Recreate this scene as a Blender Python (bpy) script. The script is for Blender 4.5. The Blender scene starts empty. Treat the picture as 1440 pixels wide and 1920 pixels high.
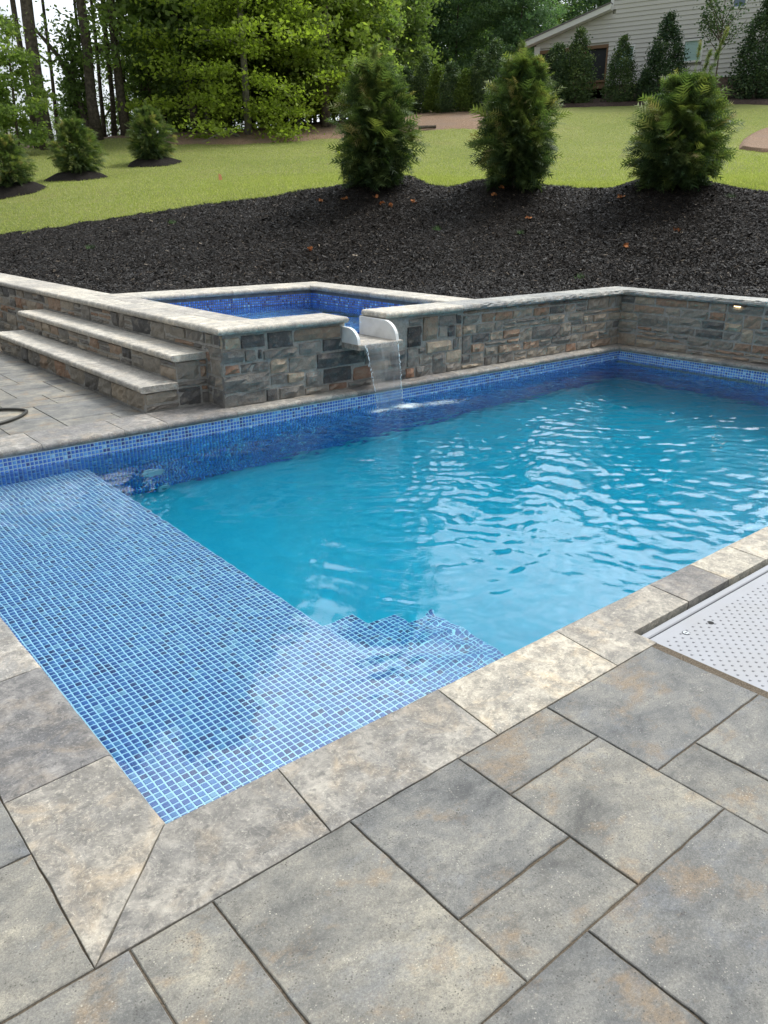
import bpy, math, random
import numpy as np
from mathutils import Matrix, Vector, noise as mn
random.seed(7); RS = np.random.RandomState(11)
scene = bpy.context.scene
col = scene.collection
R = math.radians

# ------------------------------------------------------------------ camera
CX, CY, CZ = -0.619, -1.6083, 1.4649
YAW, PIT, ROL, FPX = 0.87327, -0.36138, 0.0024129, 1484.7
F_ = Vector((math.cos(YAW)*math.cos(PIT), math.sin(YAW)*math.cos(PIT), math.sin(PIT)))
R_ = Vector((math.sin(YAW), -math.cos(YAW), 0)); U_ = R_.cross(F_)
R2 = R_*math.cos(ROL)+U_*math.sin(ROL); U2 = -R_*math.sin(ROL)+U_*math.cos(ROL)
cam = bpy.data.cameras.new('camera'); cam.sensor_fit = 'VERTICAL'; cam.sensor_height = 24; cam.lens = FPX/1920*24
cam.clip_start = 0.05; cam.clip_end = 2000
co = bpy.data.objects.new('camera', cam); col.objects.link(co)
m = Matrix((R2, U2, -F_)).transposed().to_4x4(); m.translation = (CX, CY, CZ); co.matrix_world = m
scene.camera = co

# ------------------------------------------------------------------ light
SUN_EL, SUN_AZ = 56, -12           # degrees; azimuth counted from +X
wd = bpy.data.worlds.new('World'); scene.world = wd; wd.use_nodes = True
nt = wd.node_tree; nt.nodes.clear()
def N(nt, t, **kw):
    n = nt.nodes.new(t)
    for k, v in kw.items():
        if k.startswith('_'): setattr(n, k[1:], v)
        else:
            k2 = int(k[1:]) if k[0] == 'i' and k[1:].isdigit() else k.replace('__', ' ')
            s = n.inputs[k2]
            if isinstance(v, bpy.types.NodeSocket): nt.links.new(v, s)
            else: s.default_value = v
    return n
wo = N(nt, 'ShaderNodeOutputWorld')
bg = N(nt, 'ShaderNodeBackground', Strength=0.1)
sky = N(nt, 'ShaderNodeTexSky', _sky_type='NISHITA', _sun_disc=False, _sun_elevation=R(SUN_EL), _sun_rotation=R(90-SUN_AZ), _dust_density=2.0)
tc = N(nt, 'ShaderNodeTexCoord')
sep = N(nt, 'ShaderNodeSeparateXYZ', Vector=tc.outputs['Generated'])
zz = N(nt, 'ShaderNodeMath', _operation='MAXIMUM', i0=sep.outputs['Z'], i1=0.0)
zz = N(nt, 'ShaderNodeMath', _operation='ADD', i0=zz.outputs[0], i1=0.22)
dv = N(nt, 'ShaderNodeCombineXYZ', X=zz.outputs[0], Y=zz.outputs[0], Z=zz.outputs[0])
dd = N(nt, 'ShaderNodeVectorMath', _operation='DIVIDE', i0=tc.outputs['Generated'], i1=dv.outputs[0])
cn = N(nt, 'ShaderNodeTexNoise', Vector=dd.outputs[0], Scale=1.5, Detail=7.0, Roughness=0.55, Distortion=0.3)
cr = N(nt, 'ShaderNodeMapRange', Value=cn.outputs[0]); cr.inputs[1].default_value = 0.34; cr.inputs[2].default_value = 0.66
cr.inputs[3].default_value = 0.35; cr.inputs[4].default_value = 1.0
sv = Vector((math.cos(R(SUN_AZ))*math.cos(R(SUN_EL)), math.sin(R(SUN_AZ))*math.cos(R(SUN_EL)), math.sin(R(SUN_EL))))
# cloud glow added ahead over the wood, off the sun, for pool reflections
gv = Vector((math.cos(R(26))*math.cos(R(46)), math.sin(R(26))*math.cos(R(46)), math.sin(R(46))))
dt = N(nt, 'ShaderNodeVectorMath', _operation='DOT_PRODUCT', i0=tc.outputs['Generated']); dt.inputs[1].default_value = gv
dm = N(nt, 'ShaderNodeMath', _operation='MAXIMUM', i0=dt.outputs['Value'], i1=0.0)
dp = N(nt, 'ShaderNodeMath', _operation='POWER', i0=dm.outputs[0], i1=5.0)
bz = N(nt, 'ShaderNodeMath', _operation='MULTIPLY_ADD', i0=zz.outputs[0], i1=4.5, i2=4.1)      # overcast: dimmer at the horizon
br = N(nt, 'ShaderNodeMath', _operation='MULTIPLY_ADD', i0=dp.outputs[0], i1=48.0, i2=bz.outputs[0])
bb = N(nt, 'ShaderNodeMath', _operation='MULTIPLY', i0=br.outputs[0], i1=cr.outputs[0])
cl = N(nt, 'ShaderNodeMixRGB', _blend_type='MULTIPLY', Fac=1.0, Color1=(0.90, 0.95, 1.0, 1)); nt.links.new(bb.outputs[0], cl.inputs['Color2'])
mx = N(nt, 'ShaderNodeMixRGB', Fac=0.88, Color1=sky.outputs[0], Color2=cl.outputs[0])
nt.links.new(mx.outputs[0], bg.inputs['Color']); nt.links.new(bg.outputs[0], wo.inputs[0])
sl = bpy.data.lights.new('sun', 'SUN'); sl.energy = 1.9; sl.angle = R(14); sl.color = (1.0, 0.96, 0.9)
so = bpy.data.objects.new('sun', sl); col.objects.link(so); so.rotation_euler = (-sv).to_track_quat('-Z', 'Y').to_euler()
scene.view_settings.view_transform = 'Standard'; scene.view_settings.look = 'None'
scene.view_settings.exposure = 0.72; scene.view_settings.gamma = 1.0; scene.view_settings.use_curve_mapping = False
scene.render.engine = 'CYCLES'
scene.cycles.max_bounces = 10; scene.cycles.transmission_bounces = 8; scene.cycles.diffuse_bounces = 3
scene.cycles.glossy_bounces = 3; scene.cycles.sample_clamp_indirect = 6.0; scene.cycles.caustics_refractive = True
scene.cycles.volume_bounces = 0; scene.cycles.use_denoising = True; scene.cycles.blur_glossy = 0.3

# ------------------------------------------------------------------ helpers
def ray(u, v):
    return (F_*FPX+R2*(u-720)-U2*(v-960)).normalized()
def proj(x, y, z):
    d = Vector((x-CX, y-CY, z-CZ)); k = d.dot(F_)
    return 720+FPX*d.dot(R2)/k, 960-FPX*d.dot(U2)/k
def tag(o, label=None, cat=None, group=None, kind=None):
    if label: o['label'] = label
    if cat: o['category'] = cat
    if group: o['group'] = group
    if kind: o['kind'] = kind
    return o
def empty(name, loc, label=None, cat=None, group=None, kind=None, rz=0):
    o = bpy.data.objects.new(name, None); col.objects.link(o); o.location = loc; o.rotation_euler = (0, 0, rz)
    o.empty_display_size = 0.1
    return tag(o, label, cat, group, kind)
def wpos(p):
    if p is None: return Vector((0, 0, 0))
    return Vector(p.location)+wpos(p.parent)
def link(name, me, parent=None, loc=(0, 0, 0)):
    """loc is a world place; parents here are never rotated unless the caller places the child in the parent's own frame"""
    o = bpy.data.objects.new(name, me); col.objects.link(o)
    if parent:
        o.parent = parent; o.location = Vector(loc)-wpos(parent)
    else: o.location = loc
    return o
def mesh(verts, faces, mat, smooth=False):
    me = bpy.data.meshes.new('m'); me.from_pydata([tuple(v) for v in verts], [], faces)
    if mat: me.materials.append(mat)
    if smooth: me.polygons.foreach_set('use_smooth', [True]*len(me.polygons))
    me.update(); return me
def npmesh(V, F, mat, smooth=False, shade=None):
    V = np.asarray(V, dtype=np.float32); F = np.asarray(F, dtype=np.int32)
    me = bpy.data.meshes.new('m'); k = F.shape[1]
    me.vertices.add(len(V)); me.vertices.foreach_set('co', V.ravel())
    me.loops.add(F.size); me.loops.foreach_set('vertex_index', F.ravel())
    me.polygons.add(len(F)); me.polygons.foreach_set('loop_start', np.arange(0, F.size, k, dtype=np.int32))
    me.polygons.foreach_set('loop_total', np.full(len(F), k, dtype=np.int32))
    if smooth: me.polygons.foreach_set('use_smooth', np.ones(len(F), dtype=bool))
    if mat: me.materials.append(mat)
    me.update(calc_edges=True)
    if shade is not None:
        a = me.attributes.new('shade', 'FLOAT', 'FACE'); a.data.foreach_set('value', np.asarray(shade, dtype=np.float32))
    me.validate(); return me
def centred(verts):
    a = np.array([tuple(v) for v in verts], dtype=float); c = (a.min(0)+a.max(0))/2
    return a-c, Vector(c)
def part(name, verts, faces, mat, parent, smooth=False):
    v, c = centred(verts); return link(name, mesh(v, faces, mat, smooth), parent, c)
def box(x0, y0, z0, x1, y1, z1):
    v = [(x0,y0,z0),(x1,y0,z0),(x1,y1,z0),(x0,y1,z0),(x0,y0,z1),(x1,y0,z1),(x1,y1,z1),(x0,y1,z1)]
    return v, [(0,3,2,1),(4,5,6,7),(0,1,5,4),(1,2,6,5),(2,3,7,6),(3,0,4,7)]
def boxes(lst):
    V = []; Fc = []
    for b in lst:
        v, f = box(*b); k = len(V); V += v; Fc += [tuple(i+k for i in q) for q in f]
    return V, Fc
def tube(pts, rad, sides=8, cap=True):
    V = []; Fc = []; up = Vector((0, 0, 1)); P = [Vector(p) for p in pts]; n = len(P)
    for i in range(n):
        d = (P[min(i+1, n-1)]-P[max(i-1, 0)]).normalized()
        a = d.cross(up if abs(d.z) < .95 else Vector((1, 0, 0))).normalized(); b = d.cross(a)
        for k in range(sides):
            t = 2*math.pi*k/sides; V.append(P[i]+(a*math.cos(t)+b*math.sin(t))*rad[i])
    for i in range(n-1):
        for k in range(sides):
            k2 = (k+1) % sides; Fc.append((i*sides+k, i*sides+k2, (i+1)*sides+k2, (i+1)*sides+k))
    if cap: Fc.append(tuple(range(sides))[::-1]); Fc.append(tuple((n-1)*sides+k for k in range(sides)))
    return V, Fc
def merge(lst):
    V = []; Fc = []
    for v, f in lst:
        k = len(V); V += list(v); Fc += [tuple(i+k for i in q) for q in f]
    return V, Fc

# ------------------------------------------------------------------ materials
def newmat(name):
    mt = bpy.data.materials.new(name); mt.use_nodes = True; mt.node_tree.nodes.clear(); return mt, mt.node_tree
def ramp(nt, fac, stops, interp='LINEAR'):
    n = N(nt, 'ShaderNodeValToRGB', Fac=fac); e = n.color_ramp; e.interpolation = interp
    while len(e.elements) > 1: e.elements.remove(e.elements[-1])
    e.elements[0].position = stops[0][0]; e.elements[0].color = (*stops[0][1], 1)
    for p, c in stops[1:]:
        x = e.elements.new(p); x.color = (*c, 1)
    return n.outputs[0]
def mrange(nt, v, a, b, c, d):
    n = N(nt, 'ShaderNodeMapRange', Value=v)
    for i, x in enumerate((a, b, c, d)): n.inputs[i+1].default_value = x
    return n.outputs[0]
def mixc(nt, f, a, b, mode='MIX'):
    n = N(nt, 'ShaderNodeMixRGB', _blend_type=mode)
    for s, v in (('Fac', f), ('Color1', a), ('Color2', b)):
        if isinstance(v, bpy.types.NodeSocket): nt.links.new(v, n.inputs[s])
        elif isinstance(v, tuple): n.inputs[s].default_value = (*v, 1)
        else: n.inputs[s].default_value = v
    return n.outputs[0]
def noise(nt, vec, sc, det=6, rough=.6, dist=0):
    return N(nt, 'ShaderNodeTexNoise', Vector=vec, Scale=sc, Detail=float(det), Roughness=rough, Distortion=float(dist)).outputs[0]
def ocoord(nt):
    """object coordinates shifted per object so no two stones repeat"""
    t = N(nt, 'ShaderNodeTexCoord'); oi = N(nt, 'ShaderNodeObjectInfo')
    m_ = N(nt, 'ShaderNodeMath', _operation='MULTIPLY', i0=oi.outputs['Random'], i1=37.0)
    a = N(nt, 'ShaderNodeVectorMath', _operation='ADD', i0=t.outputs['Object'], i1=m_.outputs[0])
    return a.outputs[0], oi.outputs['Random']
def finish(nt, colr, rough=.8, bump=None, bs=.3, bd=.01, spec=.3, **kw):
    b = N(nt, 'ShaderNodeBsdfPrincipled')
    for s, v in (('Base Color', colr), ('Roughness', rough)):
        if isinstance(v, bpy.types.NodeSocket): nt.links.new(v, b.inputs[s])
        elif isinstance(v, tuple): b.inputs[s].default_value = (*v, 1)
        else: b.inputs[s].default_value = v
    b.inputs['Specular IOR Level'].default_value = spec
    for k, v in kw.items(): b.inputs[k.replace('__', ' ')].default_value = v
    if bump is not None:
        bn = N(nt, 'ShaderNodeBump', Height=bump, Strength=bs, Distance=bd); nt.links.new(bn.outputs[0], b.inputs['Normal'])
    nt.links.new(b.outputs[0], N(nt, 'ShaderNodeOutputMaterial').inputs[0]); return b
def plain(name, c, rough=.6, **kw):
    mt, n = newmat(name); finish(n, c, rough, **kw); return mt

def mat_coping(name, light, dark, warm, vein=.5, spread=.35):
    mt, n = newmat(name); v, rnd = ocoord(n)
    big = noise(n, v, 3.2, 6, .65, .5); mid = noise(n, v, 16, 9, .74, .4); fine = noise(n, v, 90, 7, .82, .2)
    c = mixc(n, mrange(n, big, .36, .62, 0, 1), light, dark)
    c = mixc(n, mrange(n, noise(n, v, 5.5, 6, .6, 1.2), .5, .68, 0, .75), c, warm)
    c = mixc(n, mrange(n, mid, .42, .62, .75, 0), c, tuple(x*.5 for x in dark))
    vo = N(n, 'ShaderNodeTexNoise', Vector=v, Scale=11.0, Detail=5.0, Roughness=.6, Distortion=2.2).outputs[0]
    rid = N(n, 'ShaderNodeMath', _operation='SUBTRACT', i0=vo, i1=.5); rid = N(n, 'ShaderNodeMath', _operation='ABSOLUTE', i0=rid.outputs[0])
    c = mixc(n, mrange(n, rid.outputs[0], 0, .02, vein*.5, 0), c, tuple(min(1, x*1.35) for x in light))
    sp = mrange(n, fine, .54, .66, 0, .6); c = mixc(n, sp, c, tuple(min(1, x*1.4) for x in light))
    c = mixc(n, mrange(n, noise(n, v, 48, 4, .6), .33, .42, .55, 0), c, tuple(x*.45 for x in dark))
    c = mixc(n, 1.0, c, ramp(n, rnd, [(0, (1-spread, 1-spread, 1-spread*.9)), (.5, (1, 1, 1)), (1, (1+spread*.35, 1+spread*.27, 1+spread*.15))]), 'MULTIPLY')
    c = mixc(n, 1.0, c, N(n, 'ShaderNodeObjectInfo').outputs['Color'], 'MULTIPLY')
    bm = mixc(n, .5, mid, fine)
    finish(n, c, mrange(n, mid, .3, .7, .55, .85), bm, .55, .012, .35); return mt
M_COP = mat_coping('coping_stone', (.47, .44, .385), (.24, .235, .225), (.44, .36, .26))
M_CAP = mat_coping('capstone', (.66, .61, .52), (.42, .40, .355), (.57, .49, .37), .3, .2)
M_ROCKCAP = mat_coping('rockface_cap', (.46, .45, .41), (.28, .29, .28), (.42, .37, .29), .2, .2)

def mat_paver():
    mt, n = newmat('paver'); v, rnd = ocoord(n)
    g = N(n, 'ShaderNodeMapping', Vector=v); g.inputs['Scale'].default_value = (1, 1.35, 1); g.inputs['Rotation'].default_value = (0, 0, .5); v2 = g.outputs[0]
    big = noise(n, v2, 3.4, 9, .74, .25); mid = noise(n, v2, 13, 9, .8, .2); fine = noise(n, v, 200, 5, .9)
    c = ramp(n, big, [(.32, (.065, .068, .072)), (.43, (.15, .152, .15)), (.54, (.22, .215, .20)), (.64, (.31, .295, .255))])
    c = mixc(n, mrange(n, noise(n, v2, 4.6, 8, .72, .2), .54, .66, 0, .55), c, (.30, .20, .105))
    c = mixc(n, mrange(n, noise(n, v2, 3.6, 8, .7, .2), .55, .68, 0, .6), c, (.20, .215, .24))
    c = mixc(n, mrange(n, mid, .34, .5, .7, 0), c, (.085, .085, .083))
    c = mixc(n, mrange(n, fine, .38, .55, .6, 0), c, (.085, .082, .078)); c = mixc(n, mrange(n, fine, .56, .68, 0, .45), c, (.40, .385, .34))
    vo = N(n, 'ShaderNodeTexVoronoi', Vector=v, Scale=55.0, Randomness=1.0)
    sp = N(n, 'ShaderNodeMath', _operation='MULTIPLY', i0=mrange(n, vo.outputs['Distance'], .05, .22, 1, 0), i1=mrange(n, noise(n, v, 13, 3), .5, .62, 0, .35))
    c = mixc(n, sp.outputs[0], c, (.42, .41, .37))
    vp = N(n, 'ShaderNodeTexVoronoi', Vector=v, Scale=120.0, Randomness=1.0)                       # pits and worn specks
    pit = N(n, 'ShaderNodeMath', _operation='MULTIPLY', i0=mrange(n, vp.outputs['Distance'], .16, .30, 1, 0), i1=mrange(n, noise(n, v, 22, 4), .50, .58, 0, .75))
    c = mixc(n, pit.outputs[0], c, (.05, .048, .044))
    pl_ = N(n, 'ShaderNodeMath', _operation='MULTIPLY', i0=mrange(n, vp.outputs['Distance'], .14, .26, 1, 0), i1=mrange(n, noise(n, v, 17, 4), .40, .46, .6, 0))
    c = mixc(n, pl_.outputs[0], c, (.50, .475, .42))
    ck = N(n, 'ShaderNodeMath', _operation='SUBTRACT', i0=noise(n, v2, 5.5, 9, .7, 1.4), i1=.5); ck = N(n, 'ShaderNodeMath', _operation='ABSOLUTE', i0=ck.outputs[0])
    ckm = N(n, 'ShaderNodeMath', _operation='MULTIPLY', i0=mrange(n, ck.outputs[0], 0, .006, .6, 0), i1=mrange(n, noise(n, v, 3, 3), .5, .6, 0, 1))
    c = mixc(n, ckm.outputs[0], c, (.085, .08, .075))
    c = mixc(n, 1.0, c, ramp(n, rnd, [(0, (.95, .96, .96)), (.5, (1.08, 1.06, 1.0)), (1, (1.22, 1.18, 1.08))]), 'MULTIPLY')
    finish(n, c, mrange(n, mid, .3, .7, .6, .85), mixc(n, .35, fine, mid), .6, .008, .3); return mt
M_PAV = mat_paver()

def mat_wallstone(own=False):
    mt, n = newmat('wall_stone'); v, rnd = ocoord(n)
    base = ramp(n, rnd, [(0, (.095, .10, .108)), (.12, (.20, .20, .195)), (.28, (.31, .30, .27)), (.4, (.125, .132, .14)), (.53, (.40, .355, .29)), (.66, (.21, .21, .20)), (.78, (.35, .325, .28)), (.9, (.30, .205, .15)), (1, (.30, .245, .20))])
    if own: base = N(n, 'ShaderNodeObjectInfo').outputs['Color']
    base = mixc(n, 1.0, base, (1.09, 1.0, .90), 'MULTIPLY')
    mid = noise(n, v, 16, 7, .68, .6); fine = noise(n, v, 75, 5, .7)
    c = mixc(n, mrange(n, mid, .38, .62, .5, 0), base, mixc(n, 1.0, base, (.42, .45, .48), 'MULTIPLY'))
    c = mixc(n, mrange(n, noise(n, v, 10, 5, .6, .5), .55, .7, 0, .55), c, (.33, .30, .25))
    c = mixc(n, mrange(n, fine, .55, .75, 0, .4), c, (.4, .385, .35))
    finish(n, c, .85, mixc(n, .4, mid, fine), .8, .02, .25); return mt
M_WST = mat_wallstone(); M_WSTC = mat_wallstone(True)
def mat_noise(name, a, b, sc=20, rough=.9, bs=.4, bd=.01, det=6, c3=None, sc3=2.0):
    mt, n = newmat(name); t = N(n, 'ShaderNodeTexCoord').outputs['Object']
    f = noise(n, t, sc, det, .65); c = mixc(n, mrange(n, f, .35, .65, 0, 1), a, b)
    if c3: c = mixc(n, mrange(n, noise(n, t, sc3, 4, .6, .4), .48, .66, 0, .8), c, c3)
    finish(n, c, rough, f, bs, bd, .2); return mt
M_MORT = mat_noise('mortar', (.25, .24, .22), (.36, .345, .31), 40)
M_SAND = mat_noise('joint_sand', (.075, .06, .045), (.16, .13, .095), 160, 1, .8, .01)
M_RENDER = mat_noise('cement_render', (.12, .12, .12), (.2, .2, .19), 12)
M_LINER = mat_noise('pool_liner', (.03, .40, .49), (.05, .455, .54), 9, .5, .1, .01)
TILES = [(0, (.036, .135, .46)), (.18, (.05, .175, .52)), (.36, (.026, .095, .39)), (.56, (.07, .22, .55)), (.68, (.11, .30, .60)), (.77, (.018, .035, .20)), (.88, (.27, .50, .70)), (.925, (.045, .15, .48))]
def mat_tile(objrand, k=1.0):
    mt, n = newmat('mosaic_tile')
    f = N(n, 'ShaderNodeObjectInfo').outputs['Random'] if objrand else N(n, 'ShaderNodeAttribute', _attribute_name='shade').outputs['Fac']
    t = N(n, 'ShaderNodeTexCoord').outputs['Object']
    c = ramp(n, f, [(p, tuple(x*k for x in cc)) for p, cc in TILES], 'CONSTANT')
    c = mixc(n, mrange(n, noise(n, t, 160 if not objrand else 60, 3), .35, .65, 0, .16), c, (.3, .5, .8))
    finish(n, c, .3, None, spec=.5); return mt
M_TILE, M_TILE1 = mat_tile(False, 1.5), mat_tile(True, .7); M_TILEL = mat_tile(False, .7); M_TILES = mat_tile(False, 1.75)  # one tile: light put into wall and spa colours, ledge darkened against glare
M_GROUT = plain('tile_grout', (.62, .84, .92), .7)
M_TRACK = plain('liner_track', (.62, .66, .68), .5)
def mat_water(name, absorb, dens, bump_s, fade=False):
    mt, n = newmat(name)
    t = N(n, 'ShaderNodeTexCoord').outputs['Object']
    g = N(n, 'ShaderNodeMapping', Vector=t); g.inputs['Scale'].default_value = (1.0, 1.0, 1)
    f = noise(n, g.outputs[0], 20 if fade else 13, 3, .55, .6)
    if fade:
        sx_ = N(n, 'ShaderNodeSeparateXYZ', Vector=t).outputs['X']; f = N(n, 'ShaderNodeMath', _operation='MULTIPLY', i0=f, i1=mrange(n, sx_, 1.3, 2.6, .15, 1)).outputs[0]
    bn = N(n, 'ShaderNodeBump', Height=f, Strength=bump_s, Distance=.006)
    gl = N(n, 'ShaderNodeBsdfGlass', Roughness=0.0, IOR=1.33, Normal=bn.outputs[0]); gl.inputs['Color'].default_value = (1, 1, 1, 1)
    ab = N(n, 'ShaderNodeVolumeAbsorption', Density=dens); ab.inputs['Color'].default_value = (*absorb, 1)
    o = N(n, 'ShaderNodeOutputMaterial'); n.links.new(gl.outputs[0], o.inputs[0]); n.links.new(ab.outputs[0], o.inputs[1]); return mt
M_WATER = mat_water('pool_water', (.12, .80, .93), .62, .2, True)
M_SPAW = mat_water('spa_water', (.12, .80, .93), .4, .3)
def mat_leaf(name, stops, trans=.35, tcol=None, objvar=True, rough=.6):
    mt, n = newmat(name)
    f = N(n, 'ShaderNodeAttribute', _attribute_name='shade').outputs['Fac']
    c = ramp(n, f, stops)
    if objvar:
        rnd = N(n, 'ShaderNodeObjectInfo').outputs['Random']
        c = mixc(n, 1.0, c, ramp(n, rnd, [(0, (.75, .8, .85)), (.5, (1, 1, 1)), (1, (1.25, 1.15, .9))]), 'MULTIPLY')
    d = N(n, 'ShaderNodeBsdfPrincipled', Roughness=rough); n.links.new(c, d.inputs['Base Color']); d.inputs['Specular IOR Level'].default_value = .25
    tr = N(n, 'ShaderNodeBsdfTranslucent'); n.links.new(mixc(n, 1.0, c, (1.5, 1.7, .8), 'MULTIPLY'), tr.inputs['Color'])
    mxs = N(n, 'ShaderNodeMixShader', Fac=trans); n.links.new(d.outputs[0], mxs.inputs[1]); n.links.new(tr.outputs[0], mxs.inputs[2])
    n.links.new(mxs.outputs[0], N(n, 'ShaderNodeOutputMaterial').inputs[0]); return mt
M_MAPLE = mat_leaf('maple_leaves', [(0, (0.138, 0.188, 0.030)), (.5, (0.213, 0.275, 0.044)), (1, (0.303, 0.375, 0.068))], .5, objvar=False)
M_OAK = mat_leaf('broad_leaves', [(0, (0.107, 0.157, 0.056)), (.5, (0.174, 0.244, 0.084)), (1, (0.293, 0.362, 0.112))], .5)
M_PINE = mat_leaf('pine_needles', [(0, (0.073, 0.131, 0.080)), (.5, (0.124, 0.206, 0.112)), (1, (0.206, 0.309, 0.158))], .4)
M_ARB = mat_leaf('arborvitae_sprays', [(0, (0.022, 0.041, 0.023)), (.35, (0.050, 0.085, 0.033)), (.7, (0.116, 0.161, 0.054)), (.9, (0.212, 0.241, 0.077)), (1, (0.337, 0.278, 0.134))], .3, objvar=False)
M_HOLLY = mat_leaf('hedge_leaves', [(0, (0.031, 0.062, 0.034)), (.6, (0.072, 0.118, 0.056)), (1, (0.154, 0.203, 0.094))], .2)
M_YHOLLY = mat_leaf('light_hedge_leaves', [(0, (0.057, 0.098, 0.023)), (.6, (0.115, 0.172, 0.040)), (1, (0.196, 0.253, 0.069))], .3)
M_BLADE = mat_leaf('grass_blade', [(0, (.21, .245, .07)), (.5, (.29, .32, .10)), (.85, (.38, .385, .15)), (1, (.48, .44, .23))], .4, objvar=False, rough=.7)
M_BARK = mat_noise('bark', (.05, .042, .035), (.15, .125, .10), 9, .95, 1, .05, 8)
M_BARKL = mat_noise('pale_bark', (.12, .11, .095), (.25, .23, .20), 7, .95, .8, .04, 8)
M_LAWN, n = newmat('lawn'); t = N(n, 'ShaderNodeTexCoord').outputs['Object']
c = mixc(n, mrange(n, noise(n, t, .35, 5, .6, .5), .35, .65, 0, 1), (.225, .26, .075), (.30, .315, .11))
c = mixc(n, mrange(n, noise(n, t, 1.1, 6, .65, .6), .52, .7, 0, .65), c, (.30, .27, .115))
c = mixc(n, mrange(n, noise(n, t, 9, 5, .7), .35, .65, .35, 0), c, (.09, .14, .02))
finish(n, c, .9, noise(n, t, 28, 5, .75), .9, .08, .15)
M_MULCH = mat_noise('black_mulch', (.008, .0068, .006), (.026, .020, .016), 55, .9, 1, .05, 8)
M_STRAW = mat_noise('pine_straw', (.15, .095, .06), (.32, .22, .15), 22, .95, .8, .05, 8, (.22, .16, .12), .8)
M_DKSTRAW = mat_noise('dark_mulch', (.03, .022, .02), (.075, .05, .04), 14, .95, .8, .05, 8)
M_CHIP, n = newmat('mulch_chip'); f = N(n, 'ShaderNodeAttribute', _attribute_name='shade').outputs['Fac']
finish(n, ramp(n, f, [(0, (.003, .003, .003)), (.6, (.0105, .0085, .007)), (.86, (.026, .0205, .016)), (.95, (.06, .045, .032)), (.99, (.16, .12, .08)), (1, (.3, .24, .17))]), .62, spec=.35)
M_WHITE = plain('white_trim', (.78, .78, .77), .5)
M_SIDING = plain('lap_siding', (.60, .585, .56), .75)
M_ROOF = mat_noise('roof_shingle', (.16, .155, .16), (.22, .21, .21), 30)
M_BRICK = mat_noise('house_brick', (.13, .09, .075), (.21, .155, .135), 8)
M_WOOD = plain('cedar_trim', (.20, .12, .07), .7)
M_SCREEN = plain('porch_screen', (.018, .02, .024), .5)
M_BLIND = plain('window_blinds', (.42, .60, .58), .35, spec=.8)
M_DKGLASS = plain('dark_window_glass', (.10, .15, .22), .12, spec=.9)
M_LID = mat_noise('white_plastic_lid', (.285, .29, .308), (.265, .27, .285), 6, .48, .03, .002, 8, (.27, .27, .275), 3.0)
M_BLACK = plain('dark_void', (.01, .01, .01), .8)
M_STEEL = plain('grey_screw', (.32, .33, .34), .35, Metallic=.8)
M_HOSE = plain('hose_rubber', (.04, .04, .035), .45)
M_CHEEK = mat_noise('white_marble', (.72, .72, .70), (.60, .60, .58), 8, .5, .1, .005)
M_PVC = plain('pool_fitting_plastic', (.66, .72, .74), .4)
M_DEAD = mat_noise('dead_leaf', (.34, .11, .035), (.42, .20, .09), 30)
M_WEED = plain('weed_leaf', (.06, .14, .03), .6)

# ------------------------------------------------------------------ the lie of the land
HZ = lambda u: None
def at(u, d, v=250):                            # ground point on the bearing of a sight line, horizontal distance d
    r = ray(u, v); h = math.hypot(r.x, r.y); return CX+r.x/h*d, CY+r.y/h*d
ctrl = []
def cp(u, v, d):
    r = ray(u, v); h = math.hypot(r.x, r.y); ctrl.append((CX+r.x/h*d, CY+r.y/h*d, CZ+r.z/h*d))
BED = [(-420, 480, 22), (-250, 462, 20.5), (-100, 448, 19.5), (0, 438, 18.6), (100, 425, 17.6), (200, 408, 16.8), (260, 400, 16.4), (360, 382, 15.8), (430, 376, 15.5), (520, 372, 15.2), (590, 360, 15), (640, 354, 14.8), (700, 352, 14.7), (800, 358, 14.7), (850, 356, 14.7), (950, 352, 14.5), (1060, 358, 14.5), (1120, 358, 14.5), (1250, 355, 14.3), (1380, 358, 14.2), (1440, 360, 14), (1600, 368, 13.8), (1850, 380, 13.5)]
for b in BED[::2]: cp(*b)
for q in [(20,362,22),(150,335,24),(285,308,27),(0,300,30),(90,281,34),(190,264,35),(250,256,36),(330,277,31),(465,249,36),(450,290,28),(450,330,22),(600,268,32),(612,243,36),(700,300,24),(820,252,30),(850,216,36),(900,300,24),(1120,345,17.5),(1120,270,28),(1120,212,36),(1250,199,38),(1250,186,42),(1440,199,37),(1440,300,22),(1440,186,41),(1050,206,37),(1000,205,38),(700,330,18.5),(850,335,18),(1300,335,18),(1700,300,24),(1700,195,40)]: cp(*q)
for x, y in [(7.97,-4),(7.97,0),(7.97,2.5),(7.97,4.24),(6.6,4.24),(5.6,5.6),(5.5,7.15),(4.2,7.15),(2.9,7.15),(2.83,9.5),(2.83,12),(2.83,15)]: ctrl.append((x, y, .56))
for u, d, z in [(-300,40,3.6),(0,50,2.6),(100,60,2.0),(250,60,3.6),(460,60,5.5),(800,60,7.2),(1200,62,8.3),(1600,60,8.6),(0,90,1.0),(460,95,5),(1000,95,8),(1500,95,9),(-400,90,1.5)]:
    x, y = at(u, d); ctrl.append((x, y, z))
P_ = np.array(ctrl)
def phi(r): return np.where(r > 1e-9, r*r*np.log(np.maximum(r, 1e-9)), 0)
D_ = phi(np.hypot(P_[:, None, 0]-P_[None, :, 0], P_[:, None, 1]-P_[None, :, 1]))+np.eye(len(P_))*.6
Q_ = np.c_[np.ones(len(P_)), P_[:, :2]]
A_ = np.block([[D_, Q_], [Q_.T, np.zeros((3, 3))]])
W_ = np.linalg.solve(A_, np.r_[P_[:, 2], 0, 0, 0])
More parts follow.
